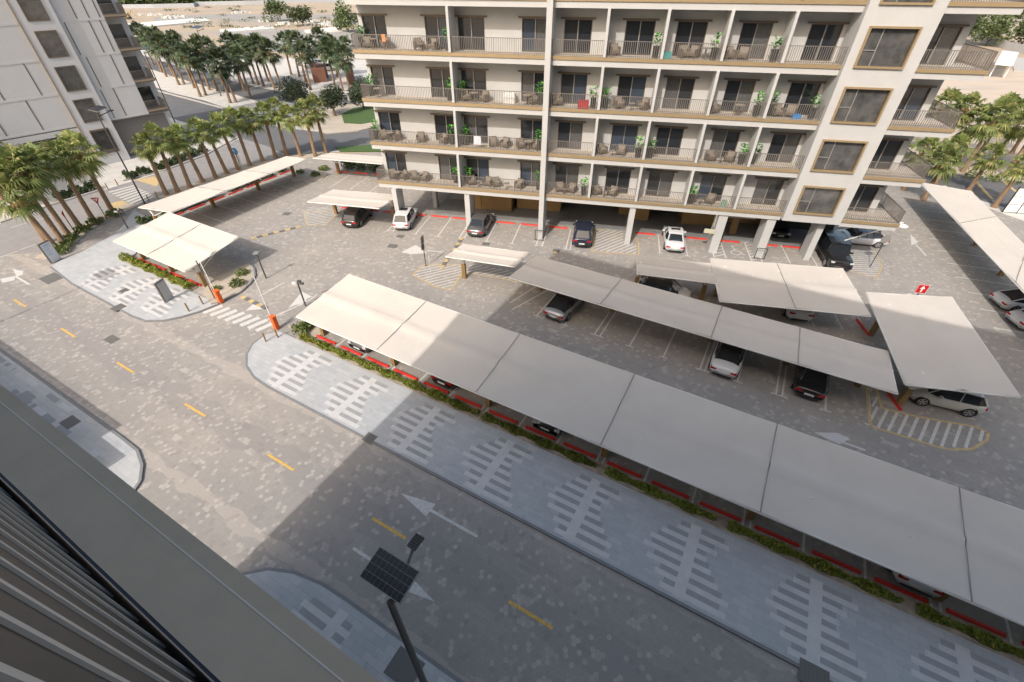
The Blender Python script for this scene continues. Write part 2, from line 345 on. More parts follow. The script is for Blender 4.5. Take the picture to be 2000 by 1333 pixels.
sheet('right_walk', P((1600, 330), (1760, 350), (1850, 372), (1960, 405), (2100, 440), (2100, 480), (2000, 440), (1850, 385), (1770, 372), (1600, 345)), -.006, M_PALEWALK)
b = MB(); pth = P((1810, 334), (2000, 355), (2300, 394)); b.ribbon([p[:2] for p in pth], .3, -.02, .1); pth = P((285, 172), (447, 215), (545, 248), (650, 260), (705, 253), (760, 240)); b.ribbon([p[:2] for p in pth], .35, -.02, .12)
pth = P((240, 354), (320, 334), (400, 304), (470, 266)); b.ribbon([p[:2] for p in pth], .25, -.02, .12)
pth = P((0, 436), (100, 401), (200, 371)); b.ribbon([p[:2] for p in pth], .25, -.02, .12)
pth = P((340, 152), (400, 170), (450, 184), (500, 199)); b.ribbon([p[:2] for p in pth], .3, -.02, .12)
struct(b.build('street_kerb', M_KERBL))
b = MB()
for q in (((640, 262), (700, 257), (745, 245), (745, 230), (735, 195), (690, 205), (640, 208), (590, 215), (560, 235), (590, 250)),):
    b.prism(P(*q), -.02, .1)
struct(b.build('roundabout_island', M_BEDS))
for nm, q, z in (('lawn', ((667, 224), (690, 212), (745, 203), (800, 203), (800, 226), (745, 236), (705, 243), (672, 241)), .12),):
    b = MB(); b.prism(P(*q, z=.1), .1, .16); struct(b.build(nm, M_GRASS))
b = MB(); b.prism(P((655, 289), (740, 284), (800, 283), (800, 292), (745, 297), (665, 297)), -.01, .12); struct(b.build('lawn', M_GRASS))
# concrete slabs and tracks on the desert lot
b = MB()
for q in (((215, 52), (398, 37), (412, 43), (236, 60)), ((430, 61), (528, 53), (538, 58), (438, 66)), ((225, 64), (300, 73), (298, 76), (235, 68)), ((595, 62), (660, 55), (670, 62), (600, 65))):
    b.prism(P(*q), -.1, .5)
struct(b.build('concrete_slabs', mat('pale_concrete', (0.62, 0.61, 0.58), 0.9, var=.08, scale=.2)))
# ---- raised pavements (road frame) with kerb
def pavement(name, pts, kerb, mk=M_KERB, m=M_WALK, closed=False, h=.1):
    b = MB(); b.prism([(u, v) for u, v in pts], -.02, h)
    o = struct(b.build(name, m, rz=RZ_R))
    if kerb:
        k = MB(); k.ribbon(kerb, .14, -.01, h+.006, closed=closed); struct(k.build(name+'_kerb', mk, rz=RZ_R))
def R(px, py, z=0): return toR(W(px, py, z))
def curve(c, r, a0, a1, n=8): return [(c[0]+r*math.cos(math.radians(a0+(a1-a0)*i/n)), c[1]+r*math.sin(math.radians(a0+(a1-a0)*i/n))) for i in range(n+1)]
S1 = [(-27.2, 14.2), (-27.85, 13.4), (-27.7, 12.3)] + [(-27.1, 11.4), (-26.1, 10.65), (-24.8, 10.2), (-23.2, 10.05)] + [(-17, 10.05), (0, 10.05), (42, 10.05)]
pavement('pavement', S1+[(42, 14.2)], S1[1:])
S2 = [R(100, 523), (-47.5, 10.05), (-38.4, 10.0)] + [(-37.0, 10.15), (-35.9, 10.8), (-35.2, 11.7), (-34.6, 12.9), (-34.3, 14.2)]
pavement('pavement', S2+[(-38.2, 14.2), (-47.6, 14.2), (-48.3, 15.5), R(300, 432), R(262, 412), R(232, 455), R(165, 492), R(120, 511)], S2)
S3 = [(-110, 3.35), (-27, 3.35), (-25.3, 3.3), (-24.1, 2.9), (-23.2, 2.3), (-22.7, 1.5), (-22.4, .5), (-22.4, -1)]
pavement('pavement', S3+[(-110, -1)], S3)
S4 = [(-15.2, -1), (-14.9, 1.0), (-14.5, 1.9), (-13.7, 2.6), (-12.6, 3.05), (-11.2, 3.3), (-9.8, 3.35), (42, 3.35)]
pavement('pavement', S4+[(42, -1)], S4)
# semicircular planted bed at the end of the square canopy
S5 = [R(396, 572), R(420, 545), R(460, 527), R(489, 516)] + [R(497, 527), R(499, 540), R(490, 555), R(470, 573), R(430, 592), R(413, 597)]
pavement('planted_bed', S5, S5[3:], m=M_BEDS, h=.12)
pavement('planted_bed', [R(586, 640), R(600, 630), R(640, 650), (-24.6, 14.6), (-25.4, 15.4), (-27.2, 14.9)], [], m=M_BEDS)
# planting beds with gravel under the hedges
b = MB(); b.prism([(-25.6, 14.2), (42, 14.2), (42, 14.95), (-25.6, 14.95)], -.02, .085); struct(b.build('gravel_bed', M_GRAV, rz=RZ_R))
b = MB(); b.prism([(-48.2, 14.2), (-38.0, 14.2), (-38.0, 14.9), (-48.2, 14.9)], -.02, .085); struct(b.build('gravel_bed', M_GRAV, rz=RZ_R))
pbed = P((86, 505), (113, 489), (160, 450), (222, 418), (262, 400)); b = MB(); b.ribbon([p[:2] for p in pbed], 1.7, -.02, .07); struct(b.build('palm_bed', M_BEDS))
pbed = P((318, 388), (400, 357), (500, 323), (600, 306), (640, 300)); b = MB(); b.ribbon([p[:2] for p in pbed], 1.6, -.02, .07); struct(b.build('palm_bed', M_BEDS))
b = MB(); b.prism(P((570, 345), (625, 338), (640, 342), (628, 352), (570, 356)), -.01, .06); struct(b.build('palm_bed', M_BEDS))
# ---- frond pattern of pale setts in the pavements
def fronds(u0, v0, v1, z, seed, strong=True, w0=.24, flip=1):
    r = random.Random(seed); b = MB()
    n = int((v1-v0)/.5)
    if strong: b.quad((u0-w0, v0, z), (u0+w0, v0, z), (u0+w0, v1, z), (u0-w0, v1, z), 0)
    for side in (-1, 1):
        for i in range(n):
            a = v0+.08+i*.5; L = (1.1+.55*math.sin(i*.9+side*1.3)+r.uniform(-.1, .1))
            xa, xb = (u0+side*w0, u0+side*(w0+L))
            if xa > xb: xa, xb = xb, xa
            b.quad((xa, a, z), (xb, a, z), (xb, a+.25, z), (xa, a+.25, z), 0 if strong else 2)
            if strong:
                L2 = L*.82; xa, xb = (u0+side*w0, u0+side*(w0+L2))
                if xa > xb: xa, xb = xb, xa
                b.quad((xa, a+.25, z), (xb, a+.25, z), (xb, a+.5, z), (xa, a+.5, z), 1)
    return b
pat = MB()
def addpat(b): pat.add(b.v, b.f); pat.m[-len(b.f):] = b.m
for i in range(13):
    u0 = -22.9+i*5.02
    addpat(fronds(u0, 10.2, 13.85, .106, i)); addpat(fronds(u0+2.55, 10.3, 12.9, .103, 50+i, False))
for i in range(3): addpat(fronds((-46.2, -42.0, -38.3)[i], (10.3, 10.3, 10.8)[i], 13.9, .106, 90+i))
for i in range(10):
    if i == 0: addpat(fronds(-9.55, .2, 3.0, .106, 100))
    else: addpat(fronds(-9.6+i*5.0, .2, 3.1, .106, 100+i))
struct(pat.build('pavement_pattern', [M_LIGHTBAR, M_GREYBAR, M_GREYBAR2], rz=RZ_R))
b = MB(); rr = random.Random(5)
for i in range(70):
    u = -48+rr.random()*22; v = rr.choice([.4, .7, 1.0, 1.3, 1.6, 1.9, 2.2, 2.5, 2.8]); L = rr.choice([.6, 1.2]); 
    if u+L > -24.5: continue
    b.quad((u, v, .106+i*.00005), (u+L, v, .106+i*.00005), (u+L, v+.3, .106+i*.00005), (u, v+.3, .106+i*.00005), rr.choice([0, 1, 2]))
struct(b.build('pavement_pattern', [mat('cool_pale_setts', (0.47, 0.48, 0.50), .8), mat('cool_dark_setts', (0.27, 0.285, 0.30), .8), M_GREYBAR2], rz=RZ_R))
# ---- painted markings
yl = MB()
for k in range(-4, 9):
    u0 = -26.5+k*7.53; yl.quad((u0, 6.58, .005), (u0+2.04, 6.58, .005), (u0+2.04, 6.72, .005), (u0, 6.72, .005))
struct(yl.build('lane_dashes', M_YLINE, rz=RZ_R))
wl = MB()
def line(b, a, c, wd=.11, z=.006, mi=0):
    dx, dy = c[0]-a[0], c[1]-a[1]; l = math.hypot(dx, dy); nx, ny = -dy/l*wd/2, dx/l*wd/2
    b.quad((a[0]-nx, a[1]-ny, z), (c[0]-nx, c[1]-ny, z), (c[0]+nx, c[1]+ny, z), (a[0]+nx, a[1]+ny, z), mi)
SE = [-24.95, -17.75, -10.45, -3.1, 4.25, 11.6, 18.95, 26.3]
for i, s in enumerate(SE):
    for d in ((-.16, .16) if i else (.1,)): line(wl, (s+d, 14.98), (s+d, 20.0))
    for k in (1, 2):
        if i < len(SE)-1: line(wl, (s+.0+k*2.42, 14.98), (s+k*2.42, 20.0))
L2 = [-12.0, -9.7, -7.37, -6.95, -4.75, -2.4, .02, .34, 2.35, 4.6, 4.95, 7.3, 9.6]
for n_, u in enumerate(L2):
    line(wl, (u, 25.08), (u, 30.0)); line(wl, (u-.3, 25.08), (u+.3, 25.08), .1, .0068+.0006*(n_ % 2))
line(wl, (-14.6, 25.6), (-13.6, 30)); line(wl, (-14.0, 24.9), (-12.6, 29.4))
def tri_arrow(b, tip, tail, hl=1.9, hw=.38, sw=.07, z=.006):
    dx, dy = tail[0]-tip[0], tail[1]-tip[1]; l = math.hypot(dx, dy); dx /= l; dy /= l; nx, ny = -dy, dx
    bx, by = tip[0]+dx*hl, tip[1]+dy*hl
    b.poly([(tip[0], tip[1], z), (bx+nx*hw, by+ny*hw, z), (bx-nx*hw, by-ny*hw, z)])
    line(b, (bx, by), tail, sw*2, z)
tri_arrow(wl, (-11.15, 8.36), (-6.55, 8.36)); tri_arrow(wl, (-6.6, 5.12), (-11.2, 5.12))
for L in (((563, 603), (590, 570), (610, 580), (598, 585), (600, 592), (575, 597)), ((783, 493), (812, 479), (826, 487), (834, 495), (803, 497)), ((480, 607), (500, 590), (513, 600), (512, 604))):
    wl.poly([toR(q)+(.006,) for q in P(*L)])
line(wl, R(834, 490), R(872, 493), .14, .0072); line(wl, R(510, 630), R(600, 590), .12); line(wl, R(505, 580), R(556, 552), .1); line(wl, R(600, 590), R(620, 575), .1)
wl.poly([toR(q)+(.006,) for q in P((1590, 845), (1636, 846), (1660, 858), (1640, 868), (1612, 856))]); line(wl, R(1640, 862), R(1690, 880), .16, .0072)
wl.poly([toR(q)+(.006,) for q in P((1778, 458), (1793, 473), (1780, 480))]); line(wl, R(1786, 475), R(1809, 500), .14, .0072)
wl.poly([toR(q)+(.006,) for q in P((0, 545), (30, 540), (28, 548), (5, 553))]); wl.poly([toR(q)+(.006,) for q in P((25, 526), (46, 530), (44, 537), (33, 541))]); line(wl, R(30, 540), R(57, 556), .16, .0072)
for q in (((0, 503), (35, 491)), ((40, 488), (70, 478))): line(wl, R(*q[0]), R(*q[1]), .12)
line(wl, R(20, 445), R(110, 420), .12)
for k in range(8):  # zebra crossing at the yard's entrance
    t = k/7.0; a = (-34.3+t*5.4, 12.9+.55*t); line(wl, a, (a[0]+.35, a[1]+1.35), .42, .0055)
for k in range(8):  # zebra crossing on the palm-lined street
    t = k/7; a = W(213+t*48, 376+t*26); c = W(262+t*40, 363+t*20); line(wl, toR(a), toR(c), .38, .003)
struct(wl.build('white_markings', M_WLINE, rz=RZ_R))
b = MB()
for q in (((262, 352), (300, 345), (313, 352), (306, 365), (285, 358)), ((215, 398), (238, 392), (262, 403), (240, 412), (224, 410))): b.poly([p[:2]+(.002,) for p in P(*q)])
struct(b.build('yellow_paint', M_WORNY))
# block-frame markings
wf = MB(); yf = MB()
TU = [(-20.8, -20.2), -17.8, -15.5, (-13.35, -12.85), -10.6, -8.1, (-5.8, -5.2), -2.95, -2.55]
for t in TU:
    if isinstance(t, tuple):
        line(wf, (t[0], 38.4), (t[0], 42.7)); line(wf, (t[1], 38.4), (t[1], 42.7))
        for k in range(8): line(wf, (t[0], 38.5+k*.45), (t[1], 38.8+k*.45), .08, .0068)
    else:
        line(wf, (t, 38.4), (t, 42.7)); line(wf, (t-.25, 38.4), (t+.25, 38.4), .1, .0068+.0006*(t == -2.55))
for t in (5.6, 8.05): line(wf, (t, 39.4), (t, 43.9)); line(wf, (t-.25, 39.4), (t+.25, 39.4), .1, .0068)
for a, c in ((10.4, 11.4), (13.6, 14.5)):
    line(wf, (a, 39.7), (a, 43.8)); line(wf, (c, 39.7), (c, 43.8))
    for k in range(7): line(wf, (a, 39.8+k*.55), (c, 40.4+k*.55), .1, .0068)
for t in (16.9, 19.1): line(wf, (t, 39.9), (t, 43.6))
for t in (16.3, 18.2, 19.8, 21.5): line(wf, (t, 30.5), (t+.05, 33.0), .09)
# wheelchair symbol
cx, cy = 12.45, 41.2
for k in range(10):
    a0, a1 = math.radians(100+k*26), math.radians(126+k*26); line(wf, (cx+.42*math.cos(a0), cy-.25+.42*math.sin(a0)), (cx+.42*math.cos(a1), cy-.25+.42*math.sin(a1)), .09)
for a, c in (((cx-.1, cy+.8), (cx-.02, cy+.1)), ((cx-.02, cy+.12), (cx+.42, cy+.08)), ((cx+.42, cy+.08), (cx+.62, cy-.5)), ((cx+.62, cy-.5), (cx+.8, cy-.45)), ((cx-.06, cy+.5), (cx+.35, cy+.45))): line(wf, a, c, .09, .0068)
wf.disc((cx-.12, cy+1.0), .13, .006, 10)
def hatch(poly, step, ang, wd, b, z=.006, off=0):
    """parallel stripes clipped to a convex polygon"""
    ca, sa = math.cos(ang), math.sin(ang); pr = [(x*ca+y*sa, -x*sa+y*ca) for x, y in poly]
    lo, hi = min(p[1] for p in pr), max(p[1] for p in pr); t = lo+step*.5+off
    while t < hi:
        xs = []
        for i in range(len(pr)):
            a, c = pr[i], pr[(i+1) % len(pr)]
            if (a[1]-t)*(c[1]-t) < 0: xs.append(a[0]+(t-a[1])/(c[1]-a[1])*(c[0]-a[0]))
        if len(xs) >= 2:
            x0, x1 = min(xs), max(xs)
            line(b, (x0*ca-t*sa, x0*sa+t*ca), (x1*ca-t*sa, x1*sa+t*ca), wd, z)
        t += step
def outline(poly, b, wd=.13, z=.0075):
    for i in range(len(poly)): line(b, poly[i], poly[(i+1) % len(poly)], wd, z)
def fpx(*L): return [toF(W(a, c)) for a, c in L]
isl = [(-2.3, 38.5), (3.9, 38.6), (3.9, 42.6), (-2.3, 42.6)]; isl = [(-.5, 38.5), (2.1, 38.7), (3.6, 39.1), (3.6, 40.8), (2.6, 41.2), (2.3, 43.6), (-.5, 43.0)]
hatch([(-.4, 38.6), (3.5, 38.9), (3.5, 40.6), (-.4, 43.0)], .42, math.radians(48), .12, wf); hatch([(-.4, 41.4), (2.2, 40.6), (2.2, 43.5), (-.4, 43.0)], .42, math.radians(48), .12, wf, z=.0064)
outline([(-.55, 38.45), (3.7, 38.7), (3.7, 41.2), (2.4, 43.6), (-.55, 43.1)], yf)
h2 = fpx((806, 537), (830, 517), (900, 517), (905, 530), (880, 567), (850, 560)); hatch(h2, .42, math.radians(38), .11, wf); outline(h2, yf)
h2b = fpx((903, 532), (985, 545), (1010, 552), (1000, 530), (920, 515)); hatch(h2b, .45, math.radians(38), .11, wf); line(yf, h2b[0], h2b[1], .13, .0075); line(yf, h2b[1], h2b[2], .13, .0075)
h3 = fpx((593, 415), (600, 440), (635, 440), (665, 412), (640, 404), (605, 405)); hatch(h3, .4, math.radians(30), .09, wf); outline(h3[:4], yf, .1)
h4 = fpx((1700, 833), (1692, 756), (1710, 756), (1722, 797), (1790, 814), (1905, 834), (1930, 845), (1928, 860), (1900, 877), (1860, 879), (1830, 873), (1760, 851))
hatch(fpx((1700, 831), (1698, 790), (1722, 797), (1790, 814), (1905, 834), (1930, 846), (1900, 876), (1830, 872), (1760, 850)), .47, math.radians(56), .15, wf); outline(h4, yf, .15)
hatch(fpx((1694, 758), (1709, 758), (1720, 793), (1699, 795)), .47, math.radians(56), .13, wf, off=.1)
h5 = fpx((1655, 487), (1708, 490), (1722, 520), (1712, 545), (1660, 530)); hatch(h5, .36, math.radians(8), .09, wf); line(yf, h5[1], h5[2], .12); line(yf, h5[2], h5[3], .12); line(yf, h5[3], h5[4], .12)
struct(wf.build('white_markings', M_WLINE, rz=RZ_F)); struct(yf.build('yellow_markings', M_WORNY, rz=RZ_F))
# far-left parking lines beside the long canopy, and beneath the far-right canopy
b = MB()
fa0, fa1 = Vector(W(420, 442)), Vector(W(625, 353)); fd = (fa1-fa0).normalized(); fn = Vector((-fd.y, fd.x, 0))
for k in range(-1, 7):
    p = fa0+fd*(1.0+k*2.42); q = p+fn*5.6+fd*.2; line(b, (p.x, p.y), (q.x, q.y), .1)
ja, jb = Vector(W(1782, 405)), Vector(W(1915, 583)); jd = (jb-ja).normalized(); jn = Vector((-jd.y, jd.x, 0))
for k in range(12):
    p = ja+jd*(.6+k*2.5)-jn*.6; q = p+jn*5.5; line(b, (p.x, p.y), (q.x, q.y), .1)
for k in range(3):
    p = FA(-32.2+k*2.6, 47.6); q = FA(-31.9+k*2.6, 52.2); line(b, p, q, .1)
struct(b.build('white_markings', M_WLINE))
b = MB()
for q in (((1902, 350), (1937, 388)), ((1957, 352), (1985, 375))): line(b, W(*q[0]), W(*q[1]), .35, -.004)
struct(b.build('yellow_markings', M_WORNY))
# manholes and drain covers: (px, py, half length, half width)
for i, (x, y, a, c, fr, lab) in enumerate([(722, 856, .34, .3, 0, 'iron drain cover set into the kerb where the shadow edge crosses'), (218, 663, .5, .32, 0, 'dark iron cover in the beige road left of the zebra crossing'), (231, 601, .42, .42, 0, 'pair of iron covers on the kerb of the left pavement corner'),
        (100, 544, .85, .6, 0, 'large square brown cover in the road left of the pale pavement'), (242, 568, .3, .3, 0, 'small grey cover in the middle of the left pale pavement'), (790, 1305, .6, .5, 0, 'dark square cover in the near pavement beside the solar lamp'),
        (137, 825, .5, .35, 0, 'dark slab cover in the shaded pavement at the left edge'), (782, 462, .35, .3, 1, 'small dark drain cover behind the white hatchback'), (767, 481, .45, .35, 1, 'dark drain cover in front of the white road arrow'), (949, 477, .35, .3, 1, 'dark drain cover behind the grey saloon'),
        (560, 418, .4, .35, 1, 'grey drain cover left of the small canopy near the block'), (1086, 490, .3, .3, 1, 'dark drain cover behind the navy hatchback'), (1590, 1320, .5, .4, 0, 'iron drain cover on the kerb near the bottom right corner')]):
    b = MB(); b.box(-a, a, -c, c, 0, .012); [b.box(-a+.06+k*(2*a-.1)/7, -a+.09+k*(2*a-.1)/7, -c+.05, c-.05, .012, .02) for k in range(8)]
    z = .1 if i in (0, 2, 4, 5, 6, 12) else .004; p = W(x, y, z); tag(b.build('drain_cover', M_MANH, loc=p, rz=(RZ_R, RZ_F)[fr]), lab, 'drain cover')
# speed bump of black and yellow blocks
def bump(path, lab):
    p0, p1 = Vector(W(*path[0])), Vector(W(*path[1])); d = p1-p0; n = max(2, int(d.length/.5)); ax = (d.x, d.y); r = thing('speed_bump', lab, 'speed bump', tuple(p0))
    for i in range(n):
        c = d*((i+.5)/n); b = MB(); b.obox((c.x, c.y), ax, d.length/n/2-.01, .17, 0, .06); b.build('block', M_MANH if i % 2 else M_WORNY, r)
bump(((490, 467), (588, 443)), 'worn black and yellow speed bump across the lane left of the small canopy')
bump(((862, 525), (903, 465)), 'black and yellow speed bump running under the end of the small white canopy')
bump(((472, 580), (520, 603)), 'black and yellow speed bump beside the entrance barrier')
bump(((1083, 496), (1090, 490)), 'short speed bump end behind the navy hatchback')
# ================================================================== APARTMENT BLOCK (block frame, root at its front left corner on the ground)
VF = 40.36; VW = 42.0; VP = 39.95
BU0, BU1, PU0, PU1, EU = -21.85, 14.85, 14.85, 19.3, 23.6
FL = [4.29+3.6*k for k in range(7)]
blk = thing('apartment_building', 'white apartment block with rows of bronze edged balconies over an open ground floor', 'building', FA(0, 0, 0), RZ_F)
b = MB()
DOORS = [(-21.4, -19.35), (-16.0, -13.85), (-13.25, -11.05), (-8.05, -5.95), (-4.76, -2.64), (-.16, 1.98), (3.54, 5.65), (8.0, 10.05), (12.52, 14.6)]
DOORS_R = [(19.75, 21.85)]
TOP = FL[-1]+3.2
def wall_with_holes(b, u0, u1, z0, z1, v, holes, th=.25, mi=0):
    """front wall slab with door openings: holes = (ua, ub, za, zb) sorted by u"""
    x = u0
    for ua, ub, za, zb in sorted(holes):
        if ua > x: b.box(x, ua, v, v+th, z0, z1, mi)
        if za > z0: b.box(ua, ub, v, v+th, z0, za, mi)
        if zb < z1: b.box(ua, ub, v, v+th, zb, z1, mi)
        x = ub
    if x < u1: b.box(x, u1, v, v+th, z0, z1, mi)
for z in FL[:-1]:
    wall_with_holes(b, -21.75, 14.9, z, z+3.6, VW, [(a, c, z+.0, z+2.2) for a, c in DOORS])
    wall_with_holes(b, 19.25, 22.35, z, z+3.6, VW, [(a, c, z+.0, z+2.2) for a, c in DOORS_R])
b.box(-21.75, 22.35, 58, 58.25, FL[0], TOP); b.box(-21.75, -21.5, VW+.25, 58, FL[0], TOP); b.box(22.1, 22.35, VW+.25, 58, FL[0], TOP)
b.box(-21.8, 22.4, VW, 58.3, FL[6], FL[6]+.3); b.box(-21.8, 22.4, VW, VW+.25, FL[6]+.3, TOP+.002)
b.build('wall', M_WALL, blk)
for k, z in enumerate(FL):
    s = MB(); s.box(BU0+.05, BU1-.02, VF+.06, 58 if k == 0 else VW+.2, z-.62, z-.24, 0); s.box(BU0+.02, BU1-.02, VF+.03, VW, z-.24, z, 1)
    s.build('balcony_slab', [M_WALL, M_TILE], blk)
    e = MB(); e.box(BU0, BU1-.01, VF-.02, VF+.03, z-.22, z+.02); e.box(BU0-.02, BU0+.02, VF+.03, VW, z-.22, z+.02); e.build('bronze_edge', M_BRONZE, blk)
    s = MB(); s.box(PU1+.02, EU-.06, VP+.14, 44.4, z-.6, z-.24, 0); s.box(PU1+.02, EU-.03, VP+.1, 44.4, z-.24, z, 1); s.build('balcony_slab', [M_WALL, M_TILE], blk)
    e = MB(); e.box(PU1+.02, EU, VP+.05, VP+.1, z-.22, z+.02); e.box(EU-.03, EU+.02, VP+.1, 44.4, z-.22, z+.02); e.build('bronze_edge', M_BRONZE, blk)
# the projecting pier with the framed corner windows
b = MB(); holes = []
PW = [(15.45, 18.42, 4.6+3.49*k, 6.86+3.5*k) for k in range(6)]
z0 = 3.85
for ua, ub, za, zb in PW:
    b.box(PU0, PU1, VP, VP+.3, z0, za); b.box(PU0, ua, VP, VP+.3, za, zb); b.box(ub, PU1, VP, VP+.3, za, zb); z0 = zb
b.box(PU0, PU1, VP, VP+.3, z0, TOP); b.box(PU0, PU0+.3, VP+.3, VW+.4, 3.85, TOP); b.box(PU1-.3, PU1, VP+.3, VW+.4, 3.85, TOP); b.box(PU0+.3, PU1-.3, VP+.3, VW+.4, 3.85, 4.1)
for k in range(6): b.box(PU0+.3, PU1-.3, VP+.3, VW+1.5, FL[k]-.2, FL[k])
b.build('pier', M_WALL, blk)
def frame_rect(b, ua, ub, za, zb, v0, v1, wd, mi=0):
    b.box(ua-wd, ub+wd, v0, v1, zb, zb+wd, mi); b.box(ua-wd, ub+wd, v0, v1, za-wd, za, mi); b.box(ua-wd, ua, v0, v1, za, zb, mi); b.box(ub, ub+wd, v0, v1, za, zb, mi)
for ua, ub, za, zb in PW:
    f = MB(); frame_rect(f, ua+.08, ub-.08, za+.08, zb-.08, VP-.13, VP+.1, .12)
    fo = f.build('window', M_BRONZE, blk)
    g = MB(); g.box(ua+.08, ub-.08, VP+.16, VP+.18, za+.08, zb-.08); g.build('pane', M_BGLASS, fo)
    g = MB(); m = ua+.95; g.box(m-.03, m+.03, VP+.11, VP+.157, za+.09, zb-.09); g.box(ua+.09, m-.03, VP+.11, VP+.157, za+.95, za+1.0); g.build('mullion', M_POLEG, fo)
PANES = [M_GLASS, M_GLASS, M_GLASS, mat('blue_tinted_glass', (.05, .065, .09), .06, spec=.9), mat('curtained_glass', (.10, .10, .10), .12, spec=.8, var=.35, scale=14), M_GLASS, mat('grey_dark_glass', (.04, .042, .045), .08, spec=.8)]
def door(a, c, z, parent, v=VW, curt=False):
    f = MB(); frame_rect(f, a+.06, c-.06, z+.06, z+2.14, v+.08, v+.16, .05); m = (a+c)/2
    fo = f.build('balcony_door', M_BRONZED, parent); f = MB(); f.box(m-.035, m+.035, v+.07, v+.14, z+.06, z+2.14); f.build('mullion', M_POLEG, fo)
    for x0, x1 in ((a+.06, m-.036), (m+.036, c-.06)): g = MB(); g.box(x0, x1, v+.165, v+.175, z+.06, z+2.14); g.build('pane', rr.choice(PANES), fo)
    h = MB(); h.box(a-.28, c+.22, v-.14, v, z+2.22, z+2.32); h.build('door_hood', M_BRONZED, parent)
rr = random.Random(11)
for k in range(6):
    for a, c in DOORS: door(a, c, FL[k], blk)
    for a, c in DOORS_R: door(a, c, FL[k], blk)
# partitions, the tall fin and railings
BAYS = [(-21.85, -13.6), (-13.4, -5.87), (-5.4, -1.54), (-1.34, 2.6), (2.8, 6.78), (6.98, 10.85), (11.05, 14.85)]
b = MB(); b.box(-5.86, -5.42, VF-.45, VW, 0, TOP); b.build('fin', M_WALL, blk)
for k in range(6):
    z = FL[k]
    for u in (-13.5, -1.44, 2.7, 6.88, 10.95):
        b = MB(); b.box(u-.1, u+.1, VF-.07, VW, z+.021 if u != -13.5 else z+.021, z+2.98); b.build('partition', M_WALL, blk)
def railing(pts, z, parent, h=1.08):
    b = MB()
    for i in range(len(pts)-1):
        a, c = Vector(pts[i]+(0,)), Vector(pts[i+1]+(0,)); L = (c-a).length; d = (c-a)/L; n = max(2, int(L/.14))
        b.obox(((a.x+c.x)/2, (a.y+c.y)/2), (d.x, d.y), L/2, .025, z+h-.04, z+h); b.obox(((a.x+c.x)/2, (a.y+c.y)/2), (d.x, d.y), L/2, .02, z+.1, z+.13)
        for j in range(n+1):
            p = a+d*(L*j/n); w_ = .022 if j in (0, n) or j % 12 == 0 else .0165
            b.obox((p.x, p.y), (d.x, d.y), w_, w_, z+.021, z+h-.04)
    b.build('railing', M_RAIL, parent)
for k in range(6):
    z = FL[k]
    for i, (a, c) in enumerate(BAYS):
        if i == 0: railing([(a+.05, VW-.0), (a+.05, VF+.1), (c, VF+.1)], z, blk)
        else: railing([(a+.02, VF+.1), (c-.02, VF+.1)], z, blk)
    railing([(PU1+.05, VP+.2), (EU-.08, VP+.2), (EU-.08, 44.3)], z, blk)
# ground floor columns and set back base
for u, v, w_, d_ in ((-20.2, 40.5, .45, 1.5), (-17.95, 45.2, .4, .6), (-12.95, 40.95, .5, 1.3), (2.6, 40.95, .5, 1.3), (10.35, 40.95, .75, 1.5), (14.3, 40.95, .7, 1.6), (18.4, 41.2, .5, 1.4)):
    b = MB(); b.box(u-w_/2, u+w_/2, v-.4, v-.4+d_, 0, 3.66); b.build('column', M_WALL, blk)
b = MB(); b.box(-17.6, 22.3, 43.3, 58, 0, .14); b.build('walkway', M_FLOORD, blk)
b = MB()
b.box(-17.0, -13.6, 47.2, 57.9, .14, 3.66, 1)
for a, c, v in ((-13.6, -12.9, 45.2), (-12.9, -9.6, 45.3), (-9.2, -4.5, 46.3), (1.6, 2.6, 47.0), (3.2, 4.6, 46.0), (7.9, 11.6, 46.0), (12.2, 18.0, 47.4)):
    b.box(a, c, v, 57.9, .14, 3.66, 0)
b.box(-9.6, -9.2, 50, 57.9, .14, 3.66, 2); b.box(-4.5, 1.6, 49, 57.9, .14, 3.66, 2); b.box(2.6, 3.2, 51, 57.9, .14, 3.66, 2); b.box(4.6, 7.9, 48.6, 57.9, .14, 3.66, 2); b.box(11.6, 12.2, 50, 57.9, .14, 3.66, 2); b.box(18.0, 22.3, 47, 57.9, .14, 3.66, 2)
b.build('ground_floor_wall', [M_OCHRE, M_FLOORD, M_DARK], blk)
aw = MB(); [aw.box(4.35+k*.1, 4.4+k*.1, 45.4, 46.4, 2.85, 2.98) for k in range(31)]; aw.box(4.3, 7.5, 45.35, 46.4, 2.79, 2.85); aw.build('striped_awning', M_TOWELW, blk)
b = MB(); b.box(9.72, 9.78, 40.35, 40.6, 2.6, 3.66); b.box(9.05, 9.95, 40.3, 40.36, 1.95, 2.35); tag(b.build('hanging_sign', mat('beige_sign', (0.5, .48, .36), .6), loc=FA(0, 0), rz=RZ_F), 'small pale hanging sign under the block beside the fourth white column', 'sign')
b = MB(); b.box(11.6, 14.2, 44.3, 45.1, 1.9, 2.05); b.box(12.3, 12.9, 44.5, 44.9, .14, 1.9, 1); b.build('reception_counter', [M_CONC, M_BROWNP], blk)
# black hoop guards at the column feet
for i, (u, v, l) in enumerate(((-5.65, 39.75, 'black hoop guard at the foot of the tall white fin'), (14.3, 40.3, 'black hoop guard at the foot of the column beside the wheelchair bay'))):
    b = MB()
    for dx in (-.42, .42): b.tube([(dx, 0, 0), (dx, 0, 1.05)], .035, 6)
    for z in (.04, 1.05): b.tube([(-.42, 0, z), (.42, 0, z)], .035, 6)
    tag(b.build('hoop_guard', M_BLACK, loc=FA(u, v-.15), rz=RZ_F), l, 'bollard', 'black hoop guards at the column feet')
    if i: 
        b = MB(); b.box(-.3, .3, .05, .1, .1, 1.0); 

